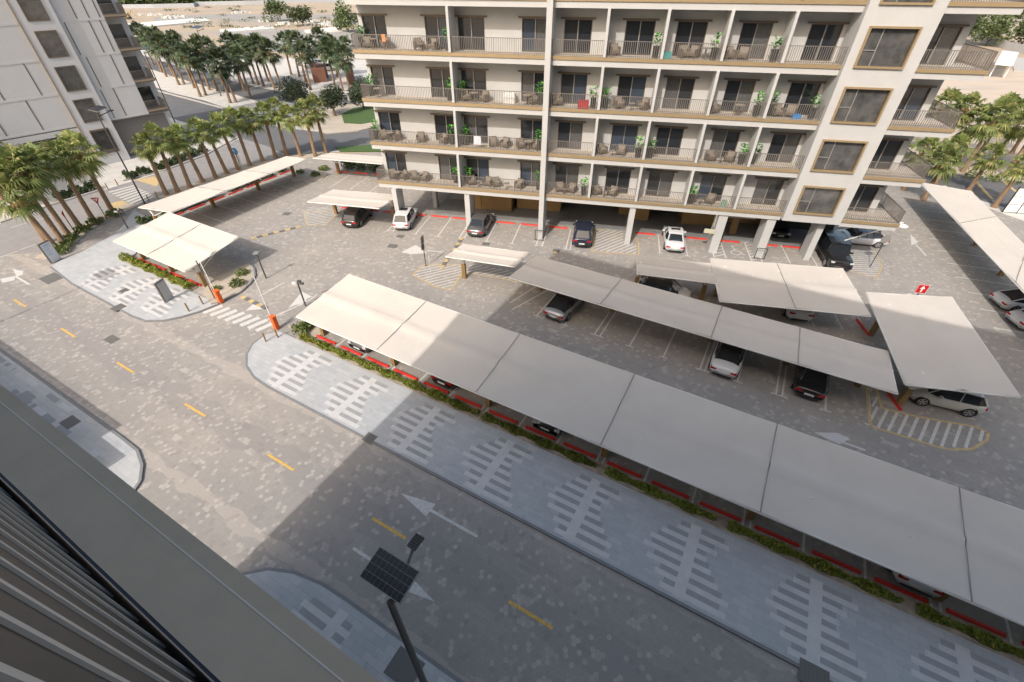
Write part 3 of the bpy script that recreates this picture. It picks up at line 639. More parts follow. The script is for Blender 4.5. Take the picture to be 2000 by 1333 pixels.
# ================================================================== LEFT BUILDING
LB0 = Vector((-53.4, 62.6, 0)); LRZ = math.radians(50.5)
M_LTRIM = mat('dull_bronze', (.25, .20, .15), .6)
lb = thing('apartment_building', 'pale grey building at the left edge with grooved panels and a bronze strip', 'building', tuple(LB0), LRZ)
b = MB(); LT = 34
b.box(-1.75, 1.75, -.35, .3, 0, 4.12); 
LW = [(-.95, .95, 12.12-3.5*k, 14.6-3.5*k) for k in range(4)]+[(-.95, .95, 12.12+3.5*k, 14.6+3.5*k) for k in range(1, 5)]
holes = sorted([(z0, z1) for _, _, z0, z1 in LW]); z = 4.12
b = MB(); zz = 0
for za, zb in holes:
    if za < zz: continue
    b.box(-1.75, 1.75, -.35, 0, zz, za); b.box(-1.75, -.95, -.35, 0, za, zb); b.box(.95, 1.75, -.35, 0, za, zb); zz = zb
b.box(-1.75, 1.75, -.35, 0, zz, LT)
b.box(-30, -1.75, 0, .3, 4.95, LT); b.box(1.75, 6.3, 0, .3, 4.95, LT); b.box(6.3, 9.0, 1.9, 2.2, 4.95, LT); b.box(6.0, 6.3, .3, 2.2, 4.95, LT)
b.box(-30, -1.75, -.05, .3, 4.05, 4.62); b.box(-30, 8.8, 1.2, 1.5, 0, 4.95); b.box(-30, -7.6, .05, .3, 0, 4.05); b.box(-30, 8.8, 12, 12.3, 0, LT); b.box(8.5, 8.8, 2.2, 12, 0, LT); b.box(-30, 8.8, 1.9, 12, LT-.2, LT+.01)
b.build('wall', M_WALL2, lb)
b = MB(); b.box(-30, -1.75, .02, 1.2, 4.62, 4.95); b.box(1.75, 8.8, .05, 1.2, 4.72, 4.95); b.box(-7.2, -1.8, 1.15, 1.18, .3, 3.9); b.box(1.9, 8.4, 1.15, 1.18, 0, 4.4); b.build('recess', mat('grey_recess', (0.19, .18, .175), .7), lb)
b = MB(); b.box(-1.87, -1.75, -.4, .02, .3, LT); b.build('bronze_strip', M_LTRIM, lb)
for a, c, za, zb in LW+[(-.95, .95, 1.3, 4.0)]:
    f = MB(); frame_rect(f, a+.06, c-.06, za+.06, zb-.06, -.42, -.36, .12); fo = f.build('window', M_BRONZED, lb); g = MB(); g.box(a+.06, c-.06, -.3 if za > 2 else -.359, -.28 if za > 2 else -.352, za+.06, zb-.06); g.build('pane', M_BGLASS, fo)
for k in range(-1, 6):
    z = 4.9+3.5*k+3.5
    b = MB(); b.box(-30, -1.9, -.03, 0, z-.12, z+.12); b.box(1.76, 6.3, -.03, 0, z-.12, z+.12); b.build('band', M_WALL2, lb)
rr = random.Random(3)
GR = {0: ([-16, -12.4, -8.5, -5.1], [2.35, 3.7]), 1: ([-14.6, -10.2, -6.8, -3.4], [2.6, 5.1]), 2: ([-13, -9.4, -5.9], [2.2, 4.6, 5.7]), 3: ([-12, -8, -4.9], [3.6, 4.8, 5.9]), 4: ([-15, -9, -4], [2.6, 4.1]), 5: ([-15, -9, -4], [3.1, 5.1])}
for k in range(6):
    z0 = 4.95+3.5*k
    for s in GR[k][0]+GR[k][1]: b = MB(); b.box(s-.05, s+.05, -.025, 0, z0+.1, z0+3.4); b.build('groove', M_BRONZED, lb)
for k in range(6):
    z = 5.25+3.5*k
    s = MB(); s.box(6.31, 8.7, -.2, 1.9, z-.3, z); s.build('balcony_slab', M_BRONZED, lb)
    e = MB(); e.box(6.31, 8.75, -.25, -.2, z-.2, z+.02); e.box(8.7, 8.75, -.2, 1.9, z-.2, z+.02); e.build('bronze_edge', M_LTRIM, lb)
    g = MB(); g.box(6.5, 8.3, 1.85, 1.89, z, z+2.4); g.build('balcony_door', M_GLASS, lb); railing([(6.35, -.15), (8.66, -.15), (8.66, 1.8)], z, lb)

# ================================================================== OUR OWN TOWER (behind and beneath the camera; its shadow lies over the yard)
own = thing('apartment_building', 'grey brown building ledge with vertical slats in the bottom left corner', 'building', RD(0, 0, 0), RZ_R)
b = MB(); HT = 34.6
b.box(-15.05, 48, -2.0, -1.8, 0, HT); b.box(-15.05, -14.85, -20, -2.0, 0, HT); b.box(47.8, 48, -20, -2.0, 0, HT); b.box(-15.05, 48, -20.2, -20, 0, HT); b.box(-15.05, 48, -20, -2, HT-.3, HT-.01)
b.box(-15.05, -8, -1.8, -.5, HT-2.5, HT-1.4); b.box(-8, 12, -1.8, .0, HT-2.5, HT-.1); b.box(12, 15.5, -1.8, .0, HT-2.5, HT-.1); b.box(15.5, 48, -1.8, .0, HT-2.5, HT+2.4); b.box(-15.05, -14.85, -1.8, -.6, 0, HT-1.4)
b.box(-15.05, 48, -1.8, -.12, 22.6, 22.9); b.box(-15.05, 48, -1.8, -.3, 0, 18.6)
b.build('wall', mat('tower_render', (.20, .19, .18), .85, var=.05), own)
b = MB(); zt = H-1.2; b.box(-14.9, 46, -.058, .112, zt-.35, zt, 0); b.box(-14.9, 46, .0705, .0735, zt, zt+.0008, 1); b.build('ledge', [M_LEDGE, mat('pale_joint', (.75, .70, .62), .7)], own)
b = MB(); b.box(-14.9, 46, -.10, -.085, zt-.3, H-.12, 0); b.box(-14.9, 46, -.0655, -.0585, zt-.34, zt-.008, 1); b.build('slat_backing', [mat('dark_backing', (.024, .023, .023), .6), mat('blue_gap_strip', (.05, .065, .11), .2)], own)  # near-black sheet painted as dark interior, blue strip as glass reflection at the gap
b = MB()
for k in range(80):
    u = -.33-k*.115; b.box(u-.008, u+.008, -.085, -.081, zt-.05, H-.13)
b.build('slats', M_SLAT, own)
b = MB(); b.box(-60, -28, -9, -.02, 0, 3.65); b.box(-28, -25.45, -9, -.02, 0, 2.75); tag(b.build('podium_block', M_LEDGE, loc=(0, 0, 0), rz=RZ_R), 'low podium block at the foot of the tower beside the left pavement', 'building')

# ================================================================== SHADE CANOPIES
def canopy(label, A, B_, C_, D_, n, posts, group='tensile shade canopies over the parking bays', sag=.07, fracs=None, arms=True):
    """A-B: post side (left to right), D-C: open side; world points. posts: list of fractions along A-B; sleeves ochre"""
    A, B_, C_, D_ = map(Vector, (A, B_, C_, D_)); cen = (A+B_+C_+D_)/4
    r = thing('shade_canopy', label, 'canopy', (cen.x, cen.y, 0), 0, group); o = Vector((cen.x, cen.y, 0))
    A, B_, C_, D_ = A-o, B_-o, C_-o, D_-o
    fr = fracs or [i/n for i in range(n+1)]
    for i in range(len(fr)-1):
        b = MB(); s0, s1 = fr[i], fr[i+1]; L = (B_-A).length; gap = .03/L
        s0 += gap*(i > 0); s1 -= gap*(i < len(fr)-2); nx, ny = 8, 16
        for lay in (0, 1):
            base = len(b.v)
            for a in range(nx+1):
                s = s0+(s1-s0)*a/nx
                for c in range(ny+1):
                    t = c/ny; p = A.lerp(B_, s).lerp(D_.lerp(C_, s), t)
                    z = -sag*4*t*(1-t) - sag*4*(a/nx)*(1-a/nx)*.8 + sag*1.7*max(0, 1-abs(t-.5)*12) + .012*math.sin(s*37+t*9)*math.sin(t*23+s*11) - lay*.025
                    b.v.append((p.x, p.y, p.z+z))
            for a in range(nx):
                for c in range(ny):
                    q = [base+a*(ny+1)+c, base+(a+1)*(ny+1)+c, base+(a+1)*(ny+1)+c+1, base+a*(ny+1)+c+1]
                    b.f.append(q if lay == 0 else q[::-1]); b.m.append(0)
        b.build('fabric_panel', M_FAB, r, smooth=True)
    f = MB(); dn = Vector((0, 0, -.09))
    for p, q in ((A, B_), (B_, C_), (C_, D_), (D_, A)): f.tube([p+dn, q+dn], .05, 6)
    for s in fr[1:-1]: f.tube([A.lerp(B_, s)+dn, D_.lerp(C_, s)+dn], .04, 6)
    f.build('frame', M_WMET, r)
    for s in fr[1:-1]: g = MB(); g.tube([A.lerp(B_, s)+Vector((0, 0, .0)), D_.lerp(C_, s)+Vector((0, 0, .0))], .02, 5); g.build('seam', M_FABD, r)
    inn = ((D_-A)+(C_-B_)).normalized(); inn.z = 0
    for s in posts:
        p = A.lerp(B_, s); base = Vector((p.x, p.y, 0))+inn*1.15; top = Vector((base.x, base.y, p.z+.05)); along = (B_-A).normalized()
        q = MB(); q.obox((base.x, base.y), (along.x, along.y), .1, .1, 1.3, top.z-.05); po = q.build('post', M_WMET, r)
        q = MB(); q.obox((base.x, base.y), (along.x, along.y), .15, .15, 0, 1.35); q.build('post_sleeve', M_BROWNP, po)
        q = MB()
        if arms:
            far = D_.lerp(C_, s); q.tube([base+Vector((0, 0, 1.3)), p.lerp(far, .72)+dn], .05, 6); q.tube([base+Vector((0, 0, 1.3)), p+dn], .05, 6)
            for sg in (-1, 1):
                e = p.lerp(far, .35)+along*sg*1.9+dn*1.1
                lim = A.lerp(B_, min(1, max(0, s+sg*1.9/(B_-A).length))); e = Vector((lim.x+(far-p).x*.35, lim.y+(far-p).y*.35, lim.z+(far-p).z*.35-.1)); q.tube([base+Vector((0, 0, 1.5)), e], .04, 6)
            q.build('brace', M_WMET, po)
    return r
zs, zn = 2.15, 2.75
fr1 = [(s-SE[0])/(33.65-SE[0]) for s in SE+[33.65]]
canopy('longest cream shade canopy of many panels, running beside the hedge down the middle', RD(SE[0], 14.45, zs), RD(33.65, 14.45, zs), RD(33.65, 19.55, zn), RD(SE[0], 19.55, zn), 8, [f for f in fr1[:-1]][:1] and [(s+.05-SE[0])/(33.65-SE[0]) for s in [-24.3]+SE[1:]], fracs=fr1)
E2 = [-14.4, -7.25, 0.0, 4.85, 9.7]; fr2 = [(s-E2[0])/(E2[-1]-E2[0]) for s in E2]
canopy('second long grey shaded canopy of four panels, parallel to and behind the longest one', RD(E2[0], 29.6, 2.3), RD(E2[-1], 29.6, 2.3), RD(E2[-1], 25.05, zn), RD(E2[0], 25.05, zn), 4, [.04, fr2[1], fr2[2], fr2[3], .97], fracs=fr2)
canopy('square sunlit canopy of two panels on the left corner of the car park', RD(-47.4, 14.2, 2.2), RD(-37.1, 14.2, 2.2), RD(-37.5, 19.4, zn), RD(-47.6, 19.4, zn), 2, [.08, .5, .95], fracs=[0, .5, 1])
canopy('long narrow canopy along the palm-lined street on the far left', (-36.6, 42.7, 2.2), (-27.9, 58.0, 2.2), (-24.3, 55.3, zn), (-31.7, 40.3, zn), 3, [.03, .36, .68, .97], fracs=[0, .34, .67, 1])
canopy('canopy behind the corner of the white block, at the far end of the narrow one', FA(-34.6, 53.3, 2.2), FA(-24, 53.3, 2.2), FA(-24, 49.3, zn), FA(-34.7, 49.6, zn), 1, [.12, .8])
canopy('small canopy over the black hatchback beside the first column of the block', FA(-28.2, 42.3, 2.2), FA(-20.75, 42.4, 2.2), FA(-20.8, 37.7, zn), FA(-28.3, 37.75, zn), 1, [.06, .94])
canopy('smallest canopy, sunlit, ending at the yellow edged hatching in mid yard', W(905, 476, 2.6), W(1035, 493, 2.6), W(1005, 520, zn), W(870, 500, zn), 1, [.1], arms=False)
canopy('grey shaded canopy just in front of the white saloon', FA(3.1, 33.8, 2.6), FA(8.8, 33.6, 2.6), FA(8.75, 30.5, zn), FA(3.1, 30.7, zn), 1, [.05, .95])
canopy('canopy of two panels half in sun, in front of the black off-roader', FA(8.75, 34.3, 2.7), FA(18.4, 34.7, 2.7), FA(18.1, 28.4, zn), FA(8.65, 28.2, zn), 2, [.1, .5, .95], fracs=[0, .51, 1])
canopy('tilted canopy over the beige hatchback at the right', W(1770, 750, 2.6), W(1692, 570, 2.6), W(1860, 580, 2.85), W(1995, 775, 2.85), 1, [.12, .85])
canopy('large sunlit canopy running off the right edge beside the street', W(2085, 560, 2.55), W(1897, 373, 2.55), W(1797, 355, zn), (33.2, 18.4, zn), 3, [.1, .35, .65, .95], fracs=[0, .33, .66, 1])
# ================================================================== WHEEL STOPS, HEDGES
st = MB(); st.add([(-.95, -.09, 0), (.95, -.09, 0), (.95, .09, 0), (-.95, .09, 0), (-.93, -.05, .12), (.93, -.05, .12), (.93, .05, .12), (-.93, .05, .12)], [(4, 5, 6, 7), (0, 1, 5, 4), (1, 2, 6, 5), (2, 3, 7, 6), (3, 0, 4, 7)])
stop_me = st.mesh('wheel_stop', M_RED)
def stops(lst, rz, row, z=.0):
    for i, p in enumerate(lst):
        o = link('wheel_stop', stop_me, None, (p[0], p[1], z), rz); tag(o, 'red wheel stop, %s from left %s' % (ORD[i], row), 'wheel stop', 'red rubber wheel stops in the parking bays')
stops([RD(s+o_, 15.2) for s in SE[:-1] for o_ in (1.3, 3.72, 6.12)][:18], RZ_R, 'beside the hedge under the longest canopy')
stops([W(a, c) for a, c in ((283, 512), (312, 523), (347, 539), (380, 553))], RZ_R, 'at the square canopy on the left corner')
stops([FA(u, 42.7) for u in (-27.0, -24.6, -22.2, -19.2, -16.75, -14.4, -9.6, -7.1, -4.2)], RZ_F, 'along the front of the block')
stops([FA(u, 43.1) for u in (4.35, 6.85, 9.2, 12.2, 15.6, 17.9)], RZ_F, 'under the right half of the block')
far_ang = math.atan2(fd.y, fd.x)
stops([tuple(fa0+fd*(-.3+k*2.42)+fn*5.9)[:2] for k in range(7)], far_ang, 'along the hedge of the long narrow canopy')
stops([FA(-33.3+k*2.6, 52.9) for k in range(4)], RZ_F, 'under the canopy behind the corner of the block')
stops([RD(u, 29.3) for u in (5.9, 8.4)], RZ_R, 'at the right end of the second canopy')
stops([W(1743, 780), W(1685, 640)], RZ_F+math.radians(95), 'at the tilted canopy on the right')
def leaves(b, n, fn_, size, seed, mi=0, flat=.5, nmi=1):
    r = random.Random(seed)
    for _ in range(n):
        p = Vector(fn_(r)); a = Vector((r.gauss(0, 1), r.gauss(0, 1), r.gauss(0, flat))).normalized(); c = a.cross(Vector((r.gauss(0, 1), r.gauss(0, 1), r.gauss(0, 1)))).normalized()
        s = size*r.uniform(.6, 1.4); b.add([p-a*s*.5, p+c*s*.28, p+a*s*.5, p-c*s*.28], [(0, 1, 2, 3)], mi if nmi == 1 else r.randrange(nmi))
def hedge(name, path, wd, h, dens, size, m, label, seed, gaps=.25, z0=.08):
    path = [Vector((p[0], p[1], 0)) for p in path]; seg = [(path[i], path[i+1]) for i in range(len(path)-1)]; Ls = [(c-a).length for a, c in seg]; T = sum(Ls)
    def f(r):
        while 1:
            t = r.random()*T; d = t
            for (a, c), L in zip(seg, Ls):
                if d <= L: break
                d -= L
            q = a.lerp(c, min(1, d/L)); k = .5+.5*math.sin(t*1.7+seed)*math.sin(t*.83+2*seed)+.25*math.sin(t*5.1)
            if k < gaps*r.random()*2: continue
            n = Vector((-(c-a).y, (c-a).x, 0)).normalized(); w_ = wd*(.75+.35*math.sin(t*3.3)); s = r.uniform(-1, 1)
            hh = h*(.7+.4*math.sin(t*2.3+1)*math.sin(t*6.1))*(1-.45*s*s)
            return q+n*s*w_/2+Vector((0, 0, z0+r.random()**.6*hh))
    b = MB(); leaves(b, int(T*dens), f, size, seed, flat=.9); b.build('foliage', m, None)
    o = sc.collection.objects[-1] if False else bpy.data.objects[-1]
    return o
def hedge_thing(path, wd, h, dens, size, m, label, seed, gaps=.25, z0=.08):
    path = [Vector((p[0], p[1], 0)) for p in path]; seg = [(path[i], path[i+1]) for i in range(len(path)-1)]; Ls = [(c-a).length for a, c in seg]; T = sum(Ls)
    def f(r):
        while 1:
            t = r.random()*T; d = t
            for (a, c), L in zip(seg, Ls):
                if d <= L: break
                d -= L
            q = a.lerp(c, min(1, d/L)); k = .5+.5*math.sin(t*1.7+seed)*math.sin(t*.83+2*seed)+.25*math.sin(t*5.1)
            if k < gaps*r.random()*2: continue
            n = Vector((-(c-a).y, (c-a).x, 0)).normalized(); w_ = wd*(.75+.3*math.sin(t*3.3)); s = r.uniform(-1, 1)
            hh = h*(.75+.35*math.sin(t*2.3+1)*math.sin(t*6.1))*(1-.45*s*s)
            return q+n*s*w_/2+Vector((0, 0, z0+r.random()**.6*hh))
    b = MB(); leaves(b, int(T*dens), f, size, seed, flat=.9)
    return tag(b.build('hedge', m), label, 'hedge')
hedge_thing([RD(-25.4, 14.55), RD(-12.5, 14.6)], .6, .34 , 430, .15, M_HEDGE, 'sunlit yellow green low hedge at the start of the longest canopy', 3, .04)
hedge_thing([RD(-12.4, 14.6), RD(-3.1, 14.6)], .55, .34 , 400, .15, M_HEDGE, 'low green hedge in shade, between the sunlit hedge and the double white line', 5, .08)
hedge_thing([RD(-2.6, 14.6), RD(20, 14.6)], .52, .33 , 360, .15, M_HEDGE, 'long low hedge in shade along the right half of the longest canopy', 8, .16)
hedge_thing([RD(-48.4, 14.5), RD(-38.2, 14.5)], .8, .6, 420, .15, M_HEDGE, 'thick yellow green hedge in front of the square canopy', 9, 0)
hf = [fa0+fd*(-3.6)+fn*6.6, fa0+fd*15+fn*6.6]
hedge_thing(hf, .9, 1.0, 260, .22, M_DHEDGE, 'loose dark green hedge behind the long narrow canopy', 11, .25)
hedge_thing(P((248, 352), (330, 326), (400, 296)), 1.3, 1.0, 300, .28, M_DHEDGE, 'dark hedge on the far kerb of the palm-lined street, beside the left building', 12, .1)
hedge_thing(P((112, 392), (190, 369)), 1.3, 1.1, 380, .26, M_DHEDGE, 'dark trimmed hedge behind the leftmost palms', 13, 0)
hedge_thing([FA(-33.8, 54.1), FA(-23, 54.1)], 1.2, 1.3, 260, .25, M_DHEDGE, 'leafy hedge behind the canopy at the corner of the block', 14, .1)
hedge_thing(P((1880, 345), (1905, 350), (2000, 362)), 2.0, 1.0, 60, .3, M_SHRUB, 'dry low planting across the street on the right', 15, .4)
shr = []
for v_ in range(3):
    b = MB(); r_ = random.Random(40+v_)
    leaves(b, 170, lambda r: (lambda a, d: (math.cos(a)*d, math.sin(a)*d, .05+r.random()*.42*(1.1-d)))(r.random()*6.28, r.random()**.6*.55), .2, 40+v_, flat=1.2); shr.append(b.mesh('shrub', M_SHRUB))
def shrubs(lst, where, start=0):
    for i, (q, s) in enumerate(lst):
        o = link('shrub', shr[(i+start) % 3], None, q, i*1.3); o.scale = (s, s, s); tag(o, '%s, %s from left' % (where, ORD[i]), 'shrub', 'small shrubs planted in sand')
shrubs([(W(119, 493, .06), 1.5), (W(131, 480, .06), 1.3), (W(141, 469, .06), 1.3), (W(164, 452, .06), 1.4), (W(188, 437, .06), 1.4), (W(226, 421, .06), 1.5)], 'green shrub at a palm foot by the pale pavement')
shrubs([(W(464, 557, .12), 1.1), (W(473, 536, .12), 1.0), (W(424, 566, .12), .7)], 'small shrub in the round bed beside the square canopy', 1)
shrubs([(W(590, 645, .12), 1.3), (W(598, 640, .12), 1.0)], 'spiky plant at the sunlit end of the longest canopy', 2)
shrubs([(W(587, 338, .05), 1.0), (W(616, 343, .05), 1.1), (W(633, 332, .05), 1.2)], 'small plant in the sand between the far left canopies', 2)
# ================================================================== PALMS
def palm_mesh(seed, nl=30, m=None):
    r = random.Random(seed); b = MB()
    for i in range(nl):
        el = math.radians(85-135*(i/nl)**.85+r.uniform(-8, 8)); az = i*2.399+r.uniform(-.25, .25); pet = r.uniform(.85, 1.25)
        d = Vector((math.cos(az)*math.cos(el), math.sin(az)*math.cos(el), math.sin(el))); side = Vector((-math.sin(az), math.cos(az), 0)); up = side.cross(d)*-1
        h0 = Vector((0, 0, .25*(1-i/nl))); tip = h0+d*pet; b.add([h0-side*.025, h0+side*.025, tip+side*.02, tip-side*.02], [(0, 1, 2, 3)], 0)
        fr = r.uniform(.85, 1.15); nb = 13
        for k in range(nb):
            a = math.radians(-105+210*k/(nb-1)+r.uniform(-4, 4)); dd = (d*math.cos(a)+side*math.sin(a)).normalized(); R_ = fr*(1-.28*abs(a)/2)*r.uniform(.9, 1.08)
            perp = dd.cross(up).normalized()*.085; mid = tip+dd*R_*.5+Vector((0, 0, .03)); end = tip+dd*R_+Vector((0, 0, -.28*R_-r.uniform(0, .15)))
            b.add([tip, mid+perp, end, mid-perp], [(0, 1, 2, 3)], 0)
    return b.mesh('crown', m or M_PALM)
def skirt_mesh(seed, n=60):
    r = random.Random(seed); b = MB()
    for i in range(n):
        az = r.random()*6.28; L = r.uniform(.5, 1.1); z = r.uniform(-.35, .1); d = Vector((math.cos(az), math.sin(az), 0)); s = Vector((-d.y, d.x, 0))*.09
        a = d*.13+Vector((0, 0, z)); e = d*(.25+L*.35)+Vector((0, 0, z-L*.8)); mdl = (a+e)/2+d*.12; b.add([a, mdl+s, e, mdl-s], [(0, 1, 2, 3)])
    return b.mesh('dead_fronds', M_DEAD)
def trunk_mesh(h, seed, r0=.24, r1=.15):
    b = MB(); r = random.Random(seed); lx, ly = r.uniform(-.15, .15), r.uniform(-.15, .15); n = 9
    b.tube([(lx*(i/n)**2, ly*(i/n)**2, h*i/n) for i in range(n+1)], [r0*1.35]+[r0+(r1-r0)*i/n+(.012 if i % 2 else 0) for i in range(1, n+1)], 9); return b.mesh('trunk', M_TRUNK), (lx, ly)
PAL = []
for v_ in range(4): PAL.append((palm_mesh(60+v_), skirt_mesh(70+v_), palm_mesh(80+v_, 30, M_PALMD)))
TR = [trunk_mesh(1.0, 90+i) for i in range(3)]
npalm = [0]
def palm(base, h, label, group, dark=False, s=1.0):
    i = npalm[0]; npalm[0] += 1; r = random.Random(200+i)
    t = thing('fan_palm', label, 'palm', base, r.random()*6.28, group)
    t.rotation_euler = (r.uniform(-.05, .05), r.uniform(-.05, .05), t.rotation_euler[2]); me, (lx, ly) = TR[i % 3]; k = link('trunk', me, t); k.scale = (1, 1, h)
    c = link('crown', PAL[i % 4][2 if dark else 0], t, (lx, ly, h), r.random()*6.28); h *= r.uniform(.94, 1.06); k.scale = (1, 1, h); s *= r.uniform(.84, 1.12); c.scale = (s, s, s*r.uniform(.95, 1.1))
    d = link('dead_fronds', PAL[i % 4][1], t, (lx, ly, h)); d.scale = (s, s, s)
def hgt_px(base, tx, ty):
    a, b_ = (tx-1000)/F, -(ty-666.5)/F; d = (a, CP+b_*SP, -SP+b_*CP); t = (d[0]*base[0]+d[1]*base[1])/(d[0]**2+d[1]**2); return H+d[2]*t
G1 = 'fan palms in rows along the streets'
row1 = [((92, 474), (20, 345)), ((113, 490), (38, 385)), ((125, 476), (60, 320)), ((136, 463), (78, 330)), ((160, 449), (100, 320)), ((184, 434), (122, 320)), ((222, 418), (152, 305))]
for i, (q, t) in enumerate(row1): p = W(*q); palm(p, min(6.4, max(5.0, hgt_px(p, *t))), 'green fan palm, %s from left in the row of seven at the corner pavement' % ORD[i], G1, s=1.1)
for i, (x, y, h) in enumerate(((-12, 420, 5.6), (8, 392, 5.8), (30, 372, 5.2))): palm(W(x, y), h, 'fan palm at the left picture edge, %s from left, behind the row of seven' % ORD[i], G1, s=1.25)
row2 = [(326, 382), (348, 376), (372, 367), (397, 357), (422, 349), (444, 341), (466, 333), (489, 325), (514, 316), (538, 308), (560, 303), (588, 306), (616, 306), (637, 299)]
for i, q in enumerate(row2): palm(W(*q), 5.2+.35*math.sin(i*2.1), 'sunlit fan palm beside the long narrow canopy, %s from the left' % ORD[i], G1, s=.95)
row3 = [(350, 166), (360, 165), (392, 189), (402, 186), (410, 176), (450, 201), (461, 200), (490, 192), (495, 164), (478, 178), (515, 168), (536, 172), (550, 175), (505, 166), (524, 160), (569, 146), (585, 150), (607, 176), (598, 160), (622, 158), (640, 152), (660, 150), (655, 175), (670, 178), (688, 200), (690, 165), (325, 150), (316, 140), (300, 128), (290, 135), (372, 150), (436, 165), (425, 178), (380, 172), (470, 165), (340, 150)]
row3.sort()
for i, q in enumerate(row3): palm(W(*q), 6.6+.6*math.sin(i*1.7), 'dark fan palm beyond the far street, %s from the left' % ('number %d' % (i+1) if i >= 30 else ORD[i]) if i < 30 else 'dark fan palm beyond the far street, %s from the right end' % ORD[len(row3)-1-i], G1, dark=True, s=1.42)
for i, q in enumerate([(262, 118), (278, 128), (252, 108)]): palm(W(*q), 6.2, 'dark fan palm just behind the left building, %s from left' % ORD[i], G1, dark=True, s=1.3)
row4 = [(1765, 372, 4.2), (1803, 391, 4.0), (1826, 358, 3.6), (1892, 372, 3.6), (1941, 405, 4.4)]
for i, (x, y, h) in enumerate(row4): palm(W(x, y), h, 'fan palm on the near side of the right street, %s from the left' % ORD[i], G1, s=1.0)
row5 = [(1800, 300), (1822, 312), (1868, 322), (1880, 336), (1905, 312), (1930, 325), (1962, 345), (1985, 325), (2005, 345), (1975, 300)]
row5.sort()
for i, (x, y) in enumerate(row5): palm(W(x, y), 5.6+.8*math.sin(i*2.3), 'fan palm across the right street, %s from the left' % ORD[i], G1, s=1.25)
# ================================================================== ROUND TREES, SCRUB
def tree_mesh(seed, rad, squash, n, size, m, lobes=7):
    r = random.Random(seed); L = [(Vector((r.gauss(0, .45), r.gauss(0, .45), r.gauss(0, .35)))*rad, rad*r.uniform(.45, .75)) for _ in range(lobes)]+[(Vector((0, 0, 0)), rad*.8)]
    def f(q):
        c, R_ = q.choice(L); v = Vector((q.gauss(0, 1), q.gauss(0, 1), q.gauss(0, 1))).normalized()*R_*(q.random()**.25); p = c+v; return (p.x, p.y, p.z*squash)
    b = MB(); leaves(b, n, f, size, seed, flat=1); return b.mesh('crown', m)
def tree(base, th, rad, label, me, group=None):
    t = thing('tree', label, 'tree', base, rnd.random()*6, group); b = MB(); b.tube([(0, 0, 0), (.05, .03, th*.5), (0, .05, th)], [.28, .2, .16], 8)
    for k in range(5): a = k*1.26; b.tube([(0, .04, th*.8), (math.cos(a)*rad*.5, math.sin(a)*rad*.5, th+rad*.4)], [.1, .04], 5)
    b.build('trunk', M_BARK, t); link('crown', me, t, (0, 0, th+rad*.75))
TM = [tree_mesh(300+i, 2.1, 1.0, 2600, .34, M_TREE) for i in range(2)]
for i, (q, l) in enumerate((((655, 228), 'round dark green tree in the roundabout garden, right of the palm tops'), ((590, 212), 'round dark green tree left of its twin in the roundabout garden'), ((712, 214), 'round dark tree partly behind the left end of the block'))): tree(W(*q), 1.5, 2.1, l, TM[i % 2], 'round clipped trees in the roundabout garden')
SM = [tree_mesh(310+i, 4.5, .8, 1500, .9, M_TREEL, 9) for i in range(3)]
for i, (q, l, s) in enumerate((((592, 50), 'bushy green tree on the sandy lot, left of the larger one', 1.0), ((680, 62), 'large bushy tree on the sandy lot beside the block', 1.35), ((545, 42), 'low green bush on the sandy lot beside yellow machinery', .6))):
    tree(W(*q), 1.0, 4.5, l, SM[i]); bpy.data.objects[-1]
for i, (q, l) in enumerate((((1880, 82), 'grey green tree in the far car park at the upper right, leftmost'), ((1925, 90), 'spreading tree in the far car park, middle of three'), ((1990, 96), 'dark tree in the far car park at the right edge'), ((1915, 42), 'green tree line piece left of the white building far right'), ((1975, 44), 'green tree behind the far car park, right'))):
    tree(W(*q), 1.5, 4.5, l, SM[i % 3])
b = MB(); r_ = random.Random(77)
def far_f(r):
    t = r.random(); p0 = W(60, 13); p1 = W(430, 6)
    return (p0[0]+(p1[0]-p0[0])*t+r.gauss(0, 3), p0[1]+(p1[1]-p0[1])*t+r.random()**2*120, r.random()*(4.5+3*math.sin(t*25)))
leaves(b, 16000, far_f, 3.0, 78, flat=1); tag(b.build('distant_trees', M_TREEL), 'green belt of trees far beyond the desert lot', 'trees', None, 'stuff')
b = MB(); leaves(b, 7000, lambda r: (lambda t: (W(430, 4)[0]+(W(760, 0)[0]-W(430, 4)[0])*t+r.gauss(0, 2), W(430, 4)[1]+(W(760, 0)[1]-W(430, 4)[1])*t+12+r.random()*60, r.random()*4))(r.random()), 2.4, 79, flat=1)
tag(b.build('distant_trees', M_TREEL), 'thin strip of far trees behind the white site fence', 'trees', None, 'stuff')
def wallrun(name, path, h, m, label, cat, th=.15, z0=-.1):
    b = MB(); b.ribbon([p[:2] for p in path], th, z0, h)
    return tag(b.build(name, m), label, cat)
wallrun('site_fence', P((225, 17), (300, 16), (380, 14), (385, 11), (480, 9), (700, 3), (800, 0)), 1.9, mat('white_hoarding', (.42, .44, .47), .8), 'long white hoarding along the far side of the desert lot', 'fence')
wallrun('boundary_wall', P((1850, 62), (1900, 76), (1960, 96), (2100, 130)), 2.0, M_WALL, 'pale boundary wall along the far car park at the upper right', 'wall')
b = MB(); b.prism(P((1905, 12), (1990, 6), (2060, 12), (1940, 22)), 0, 12); tag(b.build('warehouse', mat('blue_grey_cladding', (.30, .36, .46), .6, var=.2, scale=.3)), 'long blue grey building at the upper right corner', 'building')
b = MB(); b.prism(P((1944, 124), (1975, 128), (1962, 155), (1928, 152)), 2.6, 2.9); [b.box(p[0]-.1, p[0]+.1, p[1]-.1, p[1]+.1, 0, 2.6) for p in P((1944, 126), (1970, 130), (1960, 152), (1932, 150))]; tag(b.build('shelter', M_WHITE), 'white flat shelter roof beyond the right palms', 'shelter')
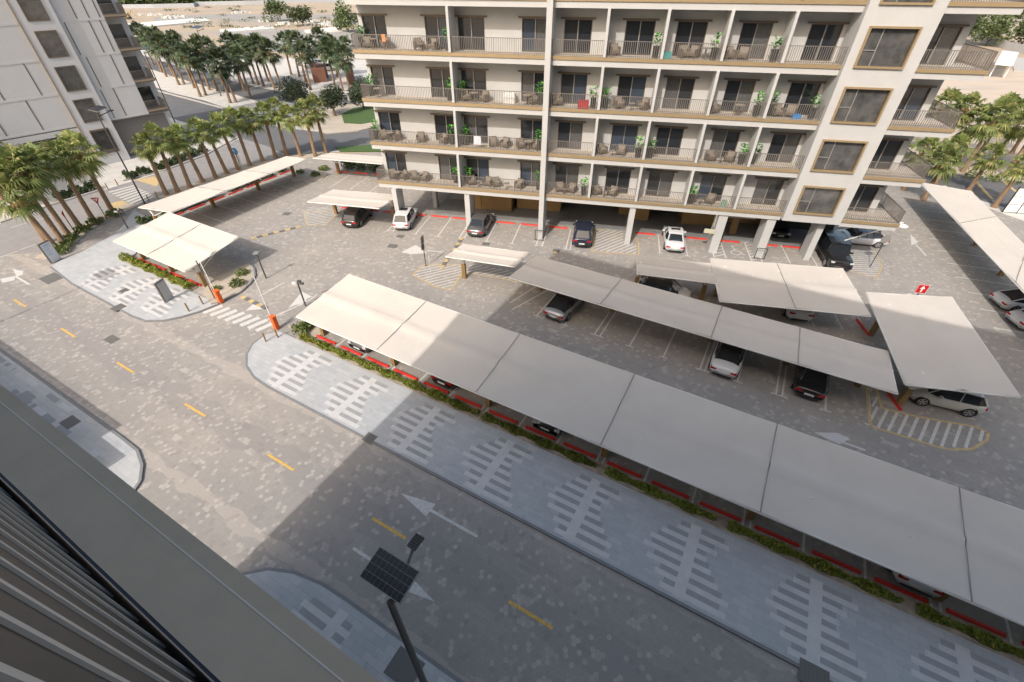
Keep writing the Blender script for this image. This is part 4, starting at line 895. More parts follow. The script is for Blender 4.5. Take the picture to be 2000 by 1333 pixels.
b = MB(); b.prism(P((1975, 112), (2100, 125), (2100, 150), (1980, 140)), -.02, .12); struct(b.build('grey_pad', M_CONC))
b = MB(); b.prism(P((610, 150), (634, 148), (640, 160), (614, 162)), 0, 2.6); tag(b.build('kiosk', mat('red_brown_kiosk', (.20, .09, .06), .8)), 'red brown kiosk behind the palms near the block, left one', 'kiosk')
b = MB(); b.prism(P((677, 152), (692, 150), (694, 165), (680, 167)), 0, 2.6); tag(b.build('kiosk', MATS['red_brown_kiosk']), 'red brown kiosk behind the palms near the block, right one', 'kiosk')
def lot_f(r):
    a = W(r.uniform(330, 700), r.uniform(18, 56)); return (a[0]+r.gauss(0, 1.5), a[1]+r.gauss(0, 1.5), r.random()*.7-.05)
b = MB(); r_ = random.Random(91); cl = [W(r_.uniform(300, 700), r_.uniform(14, 58)) for _ in range(60)]
leaves(b, 2600, lambda r: (lambda c: (c[0]+r.gauss(0, 1.3), c[1]+r.gauss(0, 1.3), r.random()*.9-.05))(r.choice(cl)), .6, 92, flat=1); tag(b.build('desert_scrub', M_TREEL), 'low dry scrub scattered over the desert lot', 'scrub', None, 'stuff')
b = MB(); cl = [W(q[0], q[1]) for q in ((330, 36), (345, 34), (522, 42), (628, 48), (640, 50), (470, 26), (560, 48), (300, 30), (610, 44))]
for _ in range(420):
    c = r_.choice(cl); x, y = c[0]+r_.gauss(0, 2.2), c[1]+r_.gauss(0, 2.2); q = r_.uniform(.15, .6); b.obox((x, y), (r_.random()+.1, r_.random()), q, q*.6, -.1, r_.uniform(.1, .9))
tag(b.build('rubble', MATS['pale_concrete']), 'heaps of rubble and site clutter on the desert lot', 'rubble', None, 'stuff')
b = MB(); e = thing('excavator', 'small yellow excavator on the desert lot by the left building', 'excavator', W(250, 38)); b.box(-1.6, 1.6, -.9, .9, .2, .9); b.build('tracks', M_BLACK, e); b = MB(); b.box(-1.5, 1.3, -1, 1, .9, 2.6); b.build('body', M_WORNY, e); b = MB(); b.tube([(1.3, 0, 1.5), (3.2, 0, 3.6), (4.6, 0, 1.0)], .25, 6); b.build('arm', M_WORNY, e)
# white framed site panels at the right edge
pn = thing('site_screen', 'white panels in a dark frame beside the palm at the right edge', 'screen', W(1957, 415)); q0 = Vector(W(1957, 415)); qd = Vector((math.sin(AF), -math.cos(AF), 0))
for k in range(4):
    for j in range(3):
        b = MB(); b.obox(tuple((qd*(.65+k*1.3)))[:2], (qd.x, qd.y), .6, .03, .1+j*.85, .88+j*.85); b.build('panel', M_WHITE, pn)
b = MB()
for k in range(5): b.obox(tuple((qd*(k*1.3)))[:2], (qd.x, qd.y), .04, .05, 0, 2.75)
b.build('frame', M_BLACK, pn)
# ================================================================== CARS
def wheel_meshes(r=.33, wd=.23):
    b = MB(); n = 18
    for s in (-1, 1): b.f.append([len(b.v)+t for t in range(n)]); b.m.append(0); b.v += [(r*math.cos(t*2*math.pi/n), s*wd/2, r*math.sin(t*2*math.pi/n)) for t in range(n)]
    for t in range(n): b.f.append([t, (t+1) % n, n+(t+1) % n, n+t]); b.m.append(0)
    ty = b.mesh('tyre', M_TYRE); b = MB()
    for s in (-1, 1):
        y = s*(wd/2+.004)
        b.poly([(.2*r*math.cos(t*.785), y, .2*r*math.sin(t*.785)) for t in range(8)])
        for k in range(5):
            a = k*1.2566; ca, sa = math.cos(a), math.sin(a); b.quad((-sa*.045, y, ca*.045), (ca*r*.7-sa*.06, y, sa*r*.7+ca*.06), (ca*r*.7+sa*.06, y, sa*r*.7-ca*.06), (sa*.045, y, -ca*.045))
        for t in range(n):
            a0, a1 = t*2*math.pi/n, (t+1)*2*math.pi/n; b.quad((.62*r*math.cos(a0), y, .62*r*math.sin(a0)), (.62*r*math.cos(a1), y, .62*r*math.sin(a1)), (.74*r*math.cos(a1), y, .74*r*math.sin(a1)), (.74*r*math.cos(a0), y, .74*r*math.sin(a0)))
    return ty, b.mesh('rim', M_RIM)
WH = wheel_meshes()
KIND = { # L, W, H, belt, hoodZ front/rear, deckZ, windscreen base/roof front/roof rear/rear glass base (fraction of L from the front), roof half width
 'saloon': dict(L=4.65, W=1.82, H=1.43, belt=.92, hood=(.68, .90), deck=(.97, .86), ws=(.27, .42, .70, .86), rw=.54),
 'coupe': dict(L=4.6, W=1.84, H=1.38, belt=.90, hood=(.66, .88), deck=(.95, .84), ws=(.27, .43, .66, .93), rw=.52),
 'hatch': dict(L=4.2, W=1.78, H=1.50, belt=.95, hood=(.74, .94), deck=(.98, .90), ws=(.22, .38, .84, .965), rw=.56),
 'suv': dict(L=4.45, W=1.84, H=1.63, belt=1.03, hood=(.84, 1.02), deck=(1.06, .98), ws=(.22, .38, .84, .96), rw=.58),
 'compact': dict(L=3.65, W=1.62, H=1.50, belt=.94, hood=(.74, .94), deck=(.98, .92), ws=(.20, .38, .86, .975), rw=.54),
 'boxy': dict(L=4.7, W=1.90, H=1.90, belt=1.15, hood=(1.06, 1.13), deck=(1.18, 1.16), ws=(.30, .345, .95, .975), rw=.74)}
def car(kind, label, color, pos, hd, roof=None, detail=True, group=None, sunroof=None, spare=False):
    K = KIND[kind]; L, Wd, Hh = K['L'], K['W']/2, K['H']; t = thing('parked_car', label, 'car', (pos[0], pos[1], 0), hd, group)
    X = lambda f: L/2-f*L; bx = kind == 'boxy'; b = MB(); N = 15; fr = [0, .012, .045, .1, .18, .26, .34, .45, .55, .66, .76, .86, .93, .975, .992, 1.0]
    rings = []
    for f in fr:
        e = min(f, 1-f); tap = (.80 if not bx else .93)+(.20 if not bx else .07)*min(1, (e/.16))**.5; w_ = Wd*tap
        if f < K['ws'][0]: q = f/K['ws'][0]; top = K['hood'][0]+(K['hood'][1]-K['hood'][0])*min(1, q*1.1)**.7
        elif f > K['ws'][3]: q = (f-K['ws'][3])/(1-K['ws'][3]); top = K['deck'][0]+(K['deck'][1]-K['deck'][0])*q
        else: top = max(K['hood'][1], min(K['deck'][0], K['hood'][1]+(K['deck'][0]-K['hood'][1])*(f-K['ws'][0])/(K['ws'][3]-K['ws'][0])))
        zb = .2+.14*max(0, 1-e/.1); drop = (.30 if f == 0 else .13 if f == .012 else .05 if f == .045 else 0) if f < .5 else (.22 if f == 1 else .08 if f == .992 else .03 if f == .975 else 0)
        if bx: drop *= .3
        top -= drop; sh = top-(.10 if not bx else .05); 
        rings.append([(X(f), y*w_, z) for y, z in ((0, zb), (.88, zb), (.97, zb+.12), (1, .52), (.985, sh-.1), (.93, sh), (.80, top-.02), (.4, top+.012), (0, top+.02))])
    n = len(rings[0])
    full = [r+[(x, -y, z) for x, y, z in reversed(r[1:-1])] for r in rings]; m = len(full[0])
    for R in full: b.v += R
    for i in range(len(full)-1):
        for k in range(m): b.f.append([i*m+k, (i+1)*m+k, (i+1)*m+(k+1) % m, i*m+(k+1) % m]); b.m.append(0)
    b.f.append(list(range(m))); b.m.append(0); b.f.append([(len(full)-1)*m+k for k in reversed(range(m))]); b.m.append(0)
    # bumper insert and grille strips
    b.box(L/2-.06, L/2+.012, -Wd*.5, Wd*.5, .28, .46, 1); b.box(-L/2-.012, -L/2+.06, -Wd*.62, Wd*.62, .26, .38, 1)
    if bx: b.box(L/2-.05, L/2+.05, -Wd*.9, Wd*.9, .45, .62, 1); b.box(-.9, .9, Wd*.97, Wd*1.05, .3, .38, 1); b.box(-.9, .9, -Wd*1.05, -Wd*.97, .3, .38, 1)
    b.build('body', [color, M_BLACK], t, smooth=True)
    # cabin
    wf_, f1, f2, rf = K['ws']; wb, rw = Wd*(.93 if not bx else .95), Wd*(K['rw']/ .65 if False else (.72 if not bx else .86)); zb = K['belt']-.03; zb0 = K['hood'][1]-.03; zb1 = K['deck'][0]-.03
    base = [(X(wf_), wb*.80, zb0), (X(f1-.02), wb, zb), (X((f1+f2)/2), wb, zb), (X(f2), wb, zb), (X(rf), wb*.82, zb1)]
    roofp = [(X(f1-.015), rw*.86, Hh-.07), (X(f1+.03), rw, Hh-.03), (X((f1+f2)/2), rw*1.02, Hh), (X(f2-.02), rw, Hh-.03), (X(f2+.02), rw*.88, Hh-.075)]
    g = MB(); 
    def quadpair(i, j, mi):
        for s in (1, -1):
            P_ = [base[i], base[j], roofp[j], roofp[i]]; P_ = [(x, y*s, z) for x, y, z in P_]; g.add(P_ if s == 1 else P_[::-1], [(0, 1, 2, 3)], mi)
    for i in range(4): quadpair(i, i+1, 0)
    g.quad((base[0][0], -base[0][1], base[0][2]), (base[0][0], base[0][1], base[0][2]), roofp[0], (roofp[0][0], -roofp[0][1], roofp[0][2]))
    g.quad((base[4][0], base[4][1], base[4][2]), (base[4][0], -base[4][1], base[4][2]), (roofp[4][0], -roofp[4][1], roofp[4][2]), roofp[4])
    g.build('windows', M_CARGL, t, smooth=False)
    r = MB(); mid = [(x, 0, z+.03) for x, y, z in roofp]
    for i in range(4):
        for s in (1, -1):
            P_ = [(roofp[i][0], roofp[i][1]*s, roofp[i][2]+.004), (roofp[i+1][0], roofp[i+1][1]*s, roofp[i+1][2]+.004), mid[i+1], mid[i]]; r.add(P_ if s == -1 else P_[::-1], [(0, 1, 2, 3)])
    # pillars
    def strip(a, c, wd=.045):
        for s in (1, -1): r.tube([(a[0], a[1]*s*1.0, a[2]), (c[0], c[1]*s*1.0, c[2])], wd, 4)
    strip(base[0], roofp[0]); strip(base[4], roofp[4], .06 if kind in ('saloon', 'coupe') else .08); strip(base[2], roofp[2], .03)
    for i in range(4): strip(roofp[i], roofp[i+1], .025)
    r.build('roof', roof or color, t, smooth=False)
    if sunroof: 
        q = MB(); z = Hh+.045; q.box(X((f1+f2)/2+.0), X(f1+.07), -rw*.6, rw*.6, z-.03, z); q.build('sunroof', sunroof, t)
    # lamps, plate, mirrors
    for s in (1, -1):
        q = MB(); zc = K['hood'][0]-.10; q.box(L/2-.30, L/2-.02 if not bx else L/2+.01, s*Wd*.78-.16, s*Wd*.78+.12 if s > 0 else s*Wd*.78+.16, zc-.1, zc+.035) if s > 0 else q.box(L/2-.30, L/2-.02 if not bx else L/2+.01, -Wd*.78-.12, -Wd*.78+.16, zc-.1, zc+.035); q.build('headlight', M_HEADL, t)
        q = MB(); zc = K['deck'][1]-.2; y0, y1 = sorted((s*(Wd*.48), s*(Wd*.86))); q.box(-L/2-.004, -L/2+.22, y0, y1, zc-.05, zc+.085); q.build('tail_lamp', M_TAIL, t)
        q = MB(); y0, y1 = sorted((s*Wd*.96, s*(Wd+.17))); q.box(X(f1)+.02, X(f1)+.17, y0, y1, K['belt']-.02, K['belt']+.12); q.build('mirror', color, t)
        for f in (.19, .81):
            q = MB(); x = X(f); n_ = 14; y = s*(Wd*1.003)*(1.0 if not bx else 1.0)
            q.poly([(x+.40*math.cos(a*math.pi/(n_)), y-s*.02, .33+.40*math.sin(a*math.pi/(n_))) for a in range(n_+1)]+[(x-.4, y-s*.02, .2), (x+.4, y-s*.02, .2)]); q.prism([(x-.4, y-s*.02), (x+.4, y-s*.02), (x+.4, y-s*.04), (x-.4, y-s*.04)], .2, .21); q.build('wheel_arch', M_BLACK, t)
            wo = link('wheel', None, t, (x, s*(Wd-.10), .33 if not bx else .37)); 
            if bx: wo.scale = (1.12, 1, 1.12)
            link('tyre', WH[0], wo); link('rim', WH[1], wo)
    q = MB(); q.box(-L/2-.02, -L/2+.05, -.26, .26, .48, .6); q.build('number_plate', M_PLATE, t)
    q = MB(); q.box(L/2-.04, L/2+.022, -.26, .26, .36, .47); q.build('number_plate', M_PLATE, t)
    if spare: q = MB(); q.tube([(-L/2-.02, 0, .95), (-L/2-.24, 0, .95)], .37, 16); q.build('spare_wheel', M_BLACK, t)
    return t
C_WHITE = paint('pearl_white_paint', (.62, .63, .64)); C_BLACK = paint('gloss_black_paint', (.012, .012, .014)); C_BROWN = paint('dark_brown_paint', (.03, .022, .02)); C_GREY = paint('mid_grey_paint', (.14, .14, .145), .4)
C_SILV = paint('silver_grey_paint', (.34, .35, .37), .4); C_NAVY = paint('navy_paint', (.02, .028, .05), .2); C_BEIGE = paint('beige_paint', (.60, .58, .53)); C_BLROOF = paint('black_roof', (.015, .015, .017))
def by_wheels(kind, rear, front, side):
    """side=-1: wheels on the car's right side, +1: left side; world centre and heading"""
    a, c = Vector(W(*rear)), Vector(W(*front)); d = (c-a); d.z = 0; d.normalize(); K = KIND[kind]; n = Vector((-d.y, d.x, 0)); mid = a+d*(K['L']*.31)
    p = mid-n*side*(K['W']/2-.02); return (p.x, p.y), math.atan2(d.y, d.x)
FH, RH = AF, AR
p, h = by_wheels('hatch', (706, 443), (727, 421), -1); car('hatch', 'black hatchback half under the small canopy at the left end of the block', C_BROWN, p, h)
p, h = by_wheels('hatch', (804, 447), (818, 420), -1); car('hatch', 'white hatchback with black side glass beside the first column of the block', C_WHITE, p, h, sunroof=C_BLROOF)
p, h = by_wheels('saloon', (949, 460), (964, 433), -1); car('saloon', 'grey saloon beside the second column of the block', C_GREY, p, h)
def by_rear(kind, l, r, hd):
    a = Vector(W((l[0]+r[0])/2, (l[1]+r[1])/2)); K = KIND[kind]; return (a.x+math.cos(hd)*K['L']/2, a.y+math.sin(hd)*K['L']/2), hd
p, h = by_rear('suv', (1117, 486), (1153, 488), FH+.03); car('suv', 'navy hatchback parked alone between the tall fin and the yellow edged hatching', C_NAVY, p, h)
p, h = by_rear('saloon', (1296, 495), (1336, 499), FH); car('saloon', 'white saloon with black sunroof parked in front of the block, between two columns', C_WHITE, p, h, sunroof=C_BLROOF)
p, h = by_wheels('boxy', (1592, 490), (1607, 519), -1); car('boxy', 'tall black boxy off-roader facing the camera at the right end of the block', C_BLACK, p, h, spare=True)
a = Vector(W(1712, 485)); c = Vector(W(1656, 480)); d = (c-a).normalized(); n = Vector((-d.y, d.x, 0)); q = a+d*1.45-n*.9; car('coupe', 'white car with a black glass roof behind the black off-roader', C_WHITE, (q.x, q.y), math.atan2(d.y, d.x), roof=C_BLROOF)
p, h = by_rear('coupe', (1057, 622), (1100, 638), RH-.05); car('coupe', 'silver grey coupe sticking out from the left end of the second canopy', C_SILV, p, h, roof=C_BLROOF)
p, h = by_rear('saloon', (1381, 735), (1432, 746), RH-.02); car('saloon', 'white saloon with open black rear glass, backing out under the second canopy', C_WHITE, p, h, roof=C_BLROOF)
p, h = by_rear('saloon', (1545, 776), (1601, 791), RH-.03); car('saloon', 'black saloon beside the white one under the second canopy', C_BLACK, p, h)
p, h = by_rear('suv', (1533, 628), (1583, 636), FH-.05); car('suv', 'white hatchback tail visible between the two right hand canopies', C_WHITE, p, h)
q = Vector(W(1296, 566, .7)); car('hatch', 'pale saloon under the grey canopy, seen from its side', C_WHITE, (q.x, q.y), RZ_R+.1, roof=C_BLROOF)
a, c = Vector(W(1885, 814)), Vector(W(1790, 791)); d = (c-a).normalized(); n = Vector((-d.y, d.x, 0)); q = a+d*1.13-n*.8; car('compact', 'small beige hatchback under the tilted canopy beside the yellow edged island', C_BEIGE, (q.x, q.y), math.atan2(d.y, d.x))
for l, (x0, y0), (x1, y1), k in (('white saloon backing out at the right edge, upper one of two', (1924, 587), (1951, 609), 'coupe'), ('white saloon backing out at the right edge, lower one of two', (1956, 625), (1985, 648), 'saloon')):
    a, c = Vector(W(x0, y0)), Vector(W(x1, y1)); d = (c-a); h = math.atan2(d.y, d.x)+math.pi/2; car(k, l, C_WHITE, (((a+c)/2).x+math.cos(h)*2.3, ((a+c)/2).y+math.sin(h)*2.3), h)
def nose_row(px, py, kind, lab, col, rev):
    u = toR(W(px, py))[0]; K = KIND[kind]; v = 15.3+K['L']/2; p = RD(u, v); car(kind, lab, col, p, RH if rev else RH+math.pi)
nose_row(703, 686, 'hatch', 'dark grey car nose under the sunlit end of the longest canopy', C_GREY, False)
nose_row(866, 758, 'hatch', 'black car tail with red lamp under the shadow edge of the longest canopy', C_BLACK, True)
nose_row(1067, 842, 'saloon', 'black saloon nose under the middle of the longest canopy', C_BLACK, False)
nose_row(1780, 1160, 'hatch', 'white hatchback under the right part of the longest canopy', C_WHITE, True)
p = FA(17.0, 46.6); car('hatch', 'dark car deep under the right end of the block', C_BLACK, p, FH+math.pi)
far_cars = [((1893, 58), 1.2, C_WHITE), ((1905, 62), 1.2, C_GREY), ((1943, 62), 1.2, C_WHITE), ((1955, 65), 1.2, C_NAVY), ((1966, 60), 1.2, C_WHITE)]
for i, (q, h, c) in enumerate(far_cars): car('saloon', 'tiny car in the far car park behind the right balconies, %s from left' % ORD[i], c, W(*q), h, group='cars in the far car park')
for i, (q, h, c) in enumerate([((598, 128), .2, C_WHITE), ((612, 133), .2, C_SILV), ((628, 130), .2, C_WHITE), ((642, 138), .2, C_WHITE)]): car('suv', 'small pale car parked behind the dark palms near the block, %s from left' % ORD[i], c, W(*q), h, group='cars behind the far palms')
# ================================================================== LAMPS, SIGNS, BARRIERS
def solar_lamp(label, base, top_px, h=None, pw=1.75, face=AR+math.pi, r=.085):
    base = Vector(base); h = h or hgt_px(base, *top_px); t = thing('solar_street_lamp', label, 'street lamp', tuple(base), face, 'solar street lamps')
    b = MB(); b.tube([(0, 0, 0), (0, 0, .5), (0, 0, h)], [r*1.25, r, r*.7], 8); b.build('pole', M_POLE, t)
    q = MB(); ca, sa = math.cos(.2), math.sin(.2); l = pw/2; ox = -.42; oy = -.3
    P_ = [Vector((x*ca, y, -x*sa+h+.2)) for x, y in ((-l*.62+ox, -l+oy), (l*.62+ox, -l+oy), (l*.62+ox, l+oy), (-l*.62+ox, l+oy))]; nn = Vector((sa, 0, ca))*.05
    q.add([p_ for p_ in P_]+[p_+nn for p_ in P_], [(3, 2, 1, 0), (4, 5, 6, 7), (0, 1, 5, 4), (1, 2, 6, 5), (2, 3, 7, 6), (3, 0, 4, 7)]); po = q.build('solar_panel', M_POLEG, t)
    c = MB()
    for i in range(4):
        for j in range(9):
            x0, x1 = ox-l*.60+i*l*.30+.006, ox-l*.60+(i+1)*l*.30-.006; y0, y1 = oy-l*.97+j*l*.2156+.005, oy-l*.97+(j+1)*l*.2156-.005
            c.quad(*[Vector((x*ca, y, -x*sa+h+.2))+nn*1.12 for x, y in ((x0, y0), (x1, y0), (x1, y1), (x0, y1))])
    c.build('cells', M_SOLAR, po)
    a = MB(); a.tube([(0, 0, h-.3), (-1.35, -.4, h-.1)], .04, 6); a.build('arm', M_POLE, t); a = MB(); a.box(-1.66, -1.28, -.56, -.30, h-.14, h-.06); [a.box(-1.64+k*.07, -1.62+k*.07, -.56, -.30, h-.06, h-.03) for k in range(5)]; a.build('lamp_head', M_POLE, t)
    return t
solar_lamp('solar street lamp with black panel in the near pavement at the bottom', RD(-4.6, 2.35, .1), None, h=8.9, face=AR+math.pi, r=.12, pw=1.25)
solar_lamp('solar street lamp in front of the left building, behind the long narrow canopy', W(283, 398), (187, 222))
solar_lamp('dark lamp post beside the corner balconies of the left building', W(342, 240), (286, 100))
solar_lamp('tall solar street lamp among the dark palms', W(432, 188), (378, 58), pw=2.4)
solar_lamp('lamp post left of the block, beside the top balcony', W(705, 108), (668, 48))
p = RD(-46.4, 2.6); solar_lamp('solar street lamp whose shadow crosses the left pavement', (-60.0, 18.0, 0) if False else RD(-46.4, 1.9, .1), None, h=8.9)
def post_with(name, label, cat, base, top, parts, group=None, r=.04, col=M_POLE, h=None, rz=0):
    base = Vector(base); h = h or hgt_px(base, *top); t = thing(name, label, cat, tuple(base), rz, group); b = MB(); b.tube([(0, 0, 0), (0, 0, h)], r, 8); b.build('pole', col, t); parts(t, h); return t
def head_box(t, h):
    b = MB(); b.box(-.22, .22, -.22, .22, h, h+.07); b.build('lamp_head', M_POLEG, t)
def cam_cluster(t, h):
    for k, (x, y) in enumerate(((.3, 0), (-.3, .05), (0, .3))): b = MB(); b.tube([(0, 0, h-.15), (x, y, h-.05)], .02, 5); b.box(x-.14, x+.14, y-.07, y+.07, h-.1, h+.04); b.build('camera', M_WHITE if k == 1 else M_POLE, t)
post_with('garden_lamp', 'dark garden lamp post beside the round bed of the square canopy', 'lamp post', W(520, 544), (501, 495), head_box, r=.06)
post_with('camera_pole', 'short pole with security cameras left of the longest canopy', 'camera pole', W(597, 598), (583, 553), cam_cluster, r=.06)
post_with('camera_pole', 'short pole with security cameras behind the square canopy', 'camera pole', W(251, 448), (233, 413), cam_cluster, r=.06)
def round_disc(t, h): b = MB(); b.tube([(0, -.03, h+.25), (0, .0, h+.25)], .36, 20); b.build('sign_disc', M_POLEG, t)
post_with('round_sign', 'round grey sign seen from behind on a leaning looking post, right of the off-roader', 'sign', W(1699, 522), (1731, 474), round_disc, rz=RZ_F)
def two_plates(t, h): 
    b = MB(); b.box(-.06, .0, -.28, .28, h-.75, h-.1); b.build('sign_plate', M_POLEG, t); b = MB(); b.box(-.05, .05, -.3, .1, h-1.25, h-.8); b.build('sign_plate', M_POLE, t)
post_with('sign_post', 'dark post with two sign plates seen edge on, at the yellow edged hatching', 'sign', W(832, 520), (827, 460), two_plates, rz=RZ_R+.2, r=.045)
post_with('flag_post', 'thin pale post standing in the yellow edged hatching', 'post', W(842, 536), (840, 500), lambda t, h: None, col=M_WMET, r=.02)
def yield_sign(t, h):
    b = MB(); b.add([(-.4, 0, h), (.4, 0, h), (0, 0, h-.7), (-.4, .03, h), (.4, .03, h), (0, .03, h-.7)], [(0, 2, 1), (3, 4, 5), (0, 1, 4, 3), (1, 2, 5, 4), (2, 0, 3, 5)]); b.build('sign_plate', M_SRED, t)
    b = MB(); b.add([(-.24, -.01, h-.09), (.24, -.01, h-.09), (0, -.01, h-.5)], [(0, 2, 1)]); b.build('sign_face', M_WHITE, t)
post_with('give_way_sign', 'red edged give way triangle on a dark post between the leftmost palms', 'sign', W(149, 458), (121, 415), yield_sign, 'give way signs', rz=RZ_R-.5)
post_with('give_way_sign', 'red edged give way triangle right of the seventh palm, by the zebra crossing', 'sign', W(210, 430), (187, 386), yield_sign, 'give way signs', rz=RZ_R+.6)
def blue_disc(t, h):
    b = MB(); b.tube([(0, 0, h), (0, .03, h)], .42, 20); b.build('sign_disc', M_BLUE, t); b = MB(); b.bar((.15, -.02, h-.2), (-.1, -.02, h+.1), .05); b.add([(-.22, -.03, h-.02), (-.02, -.03, h+.14), (-.2, -.03, h+.2)], [(0, 1, 2)]); b.build('arrow', M_WHITE, t)
    b = MB(); b.box(-.16, .16, .03, .15, .1, h-.45); b.build('marker_body', M_WHITE, t)
post_with('keep_left_sign', 'blue round sign with white arrow above a white marker post on the far street', 'sign', W(470, 327), (458, 296), blue_disc, rz=RZ_R+.3)
# red one-way sign with a white arrow
ps = Vector(W(1800, 567, 2.5)); t = thing('arrow_sign', 'red square sign with a white upward arrow above the tilted canopy', 'sign', (ps.x, ps.y, 0), RZ_F)
b = MB(); b.box(-.04, .04, .04, .1, 0, 2.9); b.build('pole', M_POLE, t); b = MB(); b.box(-.36, .36, 0, .04, 2.22, 2.94); pl = b.build('sign_plate', M_SRED, t)
b = MB(); b.box(-.055, .055, -.006, 0, 2.33, 2.61); b.add([(-.17, -.004, 2.6), (.17, -.004, 2.6), (0, -.004, 2.85)], [(0, 1, 2)]); b.build('arrow', M_WHITE, pl); b = MB(); frame_rect(b, -.33, .33, 2.25, 2.91, -.005, 0, .025); b.build('rim', M_WHITE, pl)
# totem signs
def totem(label, bl, br, tl, lines):
    a, c = Vector(W(*bl)), Vector(W(*br)); h = hgt_px(a, *tl); d = c-a; L = d.length; t = thing('totem_sign', label, 'sign', tuple((a+c)/2), math.atan2(d.y, d.x))
    b = MB(); b.box(-L/2, L/2, 0, .16, 0, h); b.build('board', M_POLE, t); b = MB(); b.box(-L/2+.05, L/2-.02, -.012, 0, .04, h-.07); f_ = b.build('face', mat('totem_face_%d' % lines, (.62, .63, .66) if lines else (.42, .43, .44), .4), t)
    b = MB()
    for k in range(lines): z = h-.3-k*.17; b.box(-L*.28, -L*.28+L*(.62 if k < 2 else .38), -.016, -.012, z, z+(.05 if k else .09))
    if lines: b.build('faded_lines', mat('faded_blue_print', (.28, .42, .55), .6), f_)
totem('white framed information totem in front of the leftmost palms', (102, 516), (121, 506), (75, 479), 6)
totem('blank grey faced totem on the left pavement near the barrier', (326, 594), (341, 583), (304, 555), 0)
# barriers with raised arms
def barrier(label, base, armtop, side):
    base = Vector(base); t = thing('parking_barrier', label, 'barrier', tuple(base), RZ_R, 'orange parking barriers')
    b = MB(); b.box(-.17, .17, -.15, .15, 0, 1.02); b.box(-.2, .2, -.18, .18, 1.02, 1.07); b.build('cabinet', M_ORANGE, t); h = hgt_px(base, *armtop)
    b = MB(); b.tube([(side*.22, 0, .85), (side*.22, 0, h)], .035, 6); b.build('arm', M_WHITE, t)
barrier('orange barrier cabinet with raised white arm beside the square canopy', W(432, 590, .1), (402, 515), -1)
barrier('orange barrier cabinet with raised white arm left of the longest canopy', W(541, 641, .1), (503, 545), -1)
for i, (q, tp) in enumerate((((421, 586), (388, 508)),)): post_with('marker_pole', 'brown and white pole beside the orange barrier of the square canopy', 'pole', W(*q), tp, lambda t, h: None, r=.045, col=M_BRONZED)
bol = MB(); bol.tube([(0, 0, 0), (0, 0, .78)], .055, 8); bol_me = bol.mesh('bollard', M_BROWNP)
for i, (q, l) in enumerate((((370, 609), 'ochre bollard nearest the blank totem'), ((397, 595), 'ochre bollard between the blank totem and the barrier'), ((520, 668), 'ochre bollard at the tip of the long pavement, left one'), ((543, 660), 'ochre bollard at the tip of the long pavement, right one'), ((212, 371), 'dark bollard by the far kerb of the palm street, left one'), ((231, 363), 'dark bollard by the far kerb of the palm street, right one'), ((292, 394), 'dark bollard beside the zebra crossing, left one'), ((309, 388), 'dark bollard beside the zebra crossing, right one'))):
    tag(link('bollard', bol_me, None, W(q[0], q[1], .08)), l, 'bollard', 'bollards along the pavement edges')
# white boulders of the yard and a few ground lights
for i, q in enumerate(((1763, 442),)):
    b = MB(); b.tube([(0, 0, 0), (0, 0, .1), (0, 0, .25)], [.5, .45, .12], 8); tag(b.build('boulder', M_WHITE, loc=W(*q), smooth=True), 'white rounded object on the paving below the lowest right balcony', 'boulder')
# white frame of the canopy behind the off-roader
b = MB(); A_ = Vector(W(1765, 436, 2.4)); b.tube([W(1650, 470, 2.3), tuple(A_)], .05, 6); b.tube([W(1655, 432, 2.4), tuple(A_)], .06, 6); tag(b.build('canopy_frame', M_WMET), 'bare white metal frame above the white car behind the off-roader', 'frame')
# ================================================================== BALCONY FURNITURE
def chair_meshes():
    f = MB(); f.box(-.33, .33, -.3, .32, .2, .36); f.box(-.33, .33, .24, .34, .36, .82); f.box(-.38, -.29, -.3, .3, .2, .62); f.box(.29, .38, -.3, .3, .2, .62)
    for x in (-.33, .33):
        for y in (-.26, .28): f.box(x-.03, x+.03, y-.03, y+.03, 0, .2)
    c = MB(); c.box(-.28, .28, -.28, .23, .365, .45); c.box(-.27, .27, .14, .235, .45, .78); return f.mesh('frame', M_WICK), c.mesh('cushion', M_CUSH)
CHM = chair_meshes()
tb = MB(); tb.tube([(0, 0, .68), (0, 0, .71)], .38, 18); TBM = tb.mesh('table_top', M_CUSH); tb = MB(); tb.tube([(0, 0, 0), (0, 0, .68)], .04, 6); tb.tube([(0, 0, 0), (0, 0, .03)], .24, 12); TBL = tb.mesh('leg', M_WICK)
pb = MB(); pb.add([(-.15, -.15, 0), (.15, -.15, 0), (.15, .15, 0), (-.15, .15, 0), (-.2, -.2, .78), (.2, -.2, .78), (.2, .2, .78), (-.2, .2, .78)], [(0, 3, 2, 1), (4, 5, 6, 7), (0, 1, 5, 4), (1, 2, 6, 5), (2, 3, 7, 6), (3, 0, 4, 7)]); PBM = pb.mesh('planter', M_PLANTER)
PLM = []
for k in range(3):
    b = MB(); r_ = random.Random(500+k)
    for _ in range(46):
        a = r_.random()*6.28; z = .8+r_.random()*.75; d = .05+r_.random()*.24; c = Vector((math.cos(a)*d, math.sin(a)*d, z)); o_ = Vector((math.cos(a), math.sin(a), r_.uniform(.1, 1))).normalized(); s_ = Vector((-math.sin(a), math.cos(a), 0))*.09; L_ = r_.uniform(.18, .32)
        b.add([c, c+o_*L_*.5+s_, c+o_*L_, c+o_*L_*.5-s_], [(0, 1, 2, 3)], r_.randrange(2))
    b.tube([(0, 0, .78), (0, 0, 1.2)], .015, 5, 1); PLM.append(b.mesh('leaves', [M_LEAFB, M_LEAFD]))
ROWN = ['lowest balcony row', 'second balcony row', 'third balcony row', 'fourth balcony row']; BAYN = ['first', 'second', 'third', 'fourth', 'fifth', 'sixth', 'seventh', 'eighth']
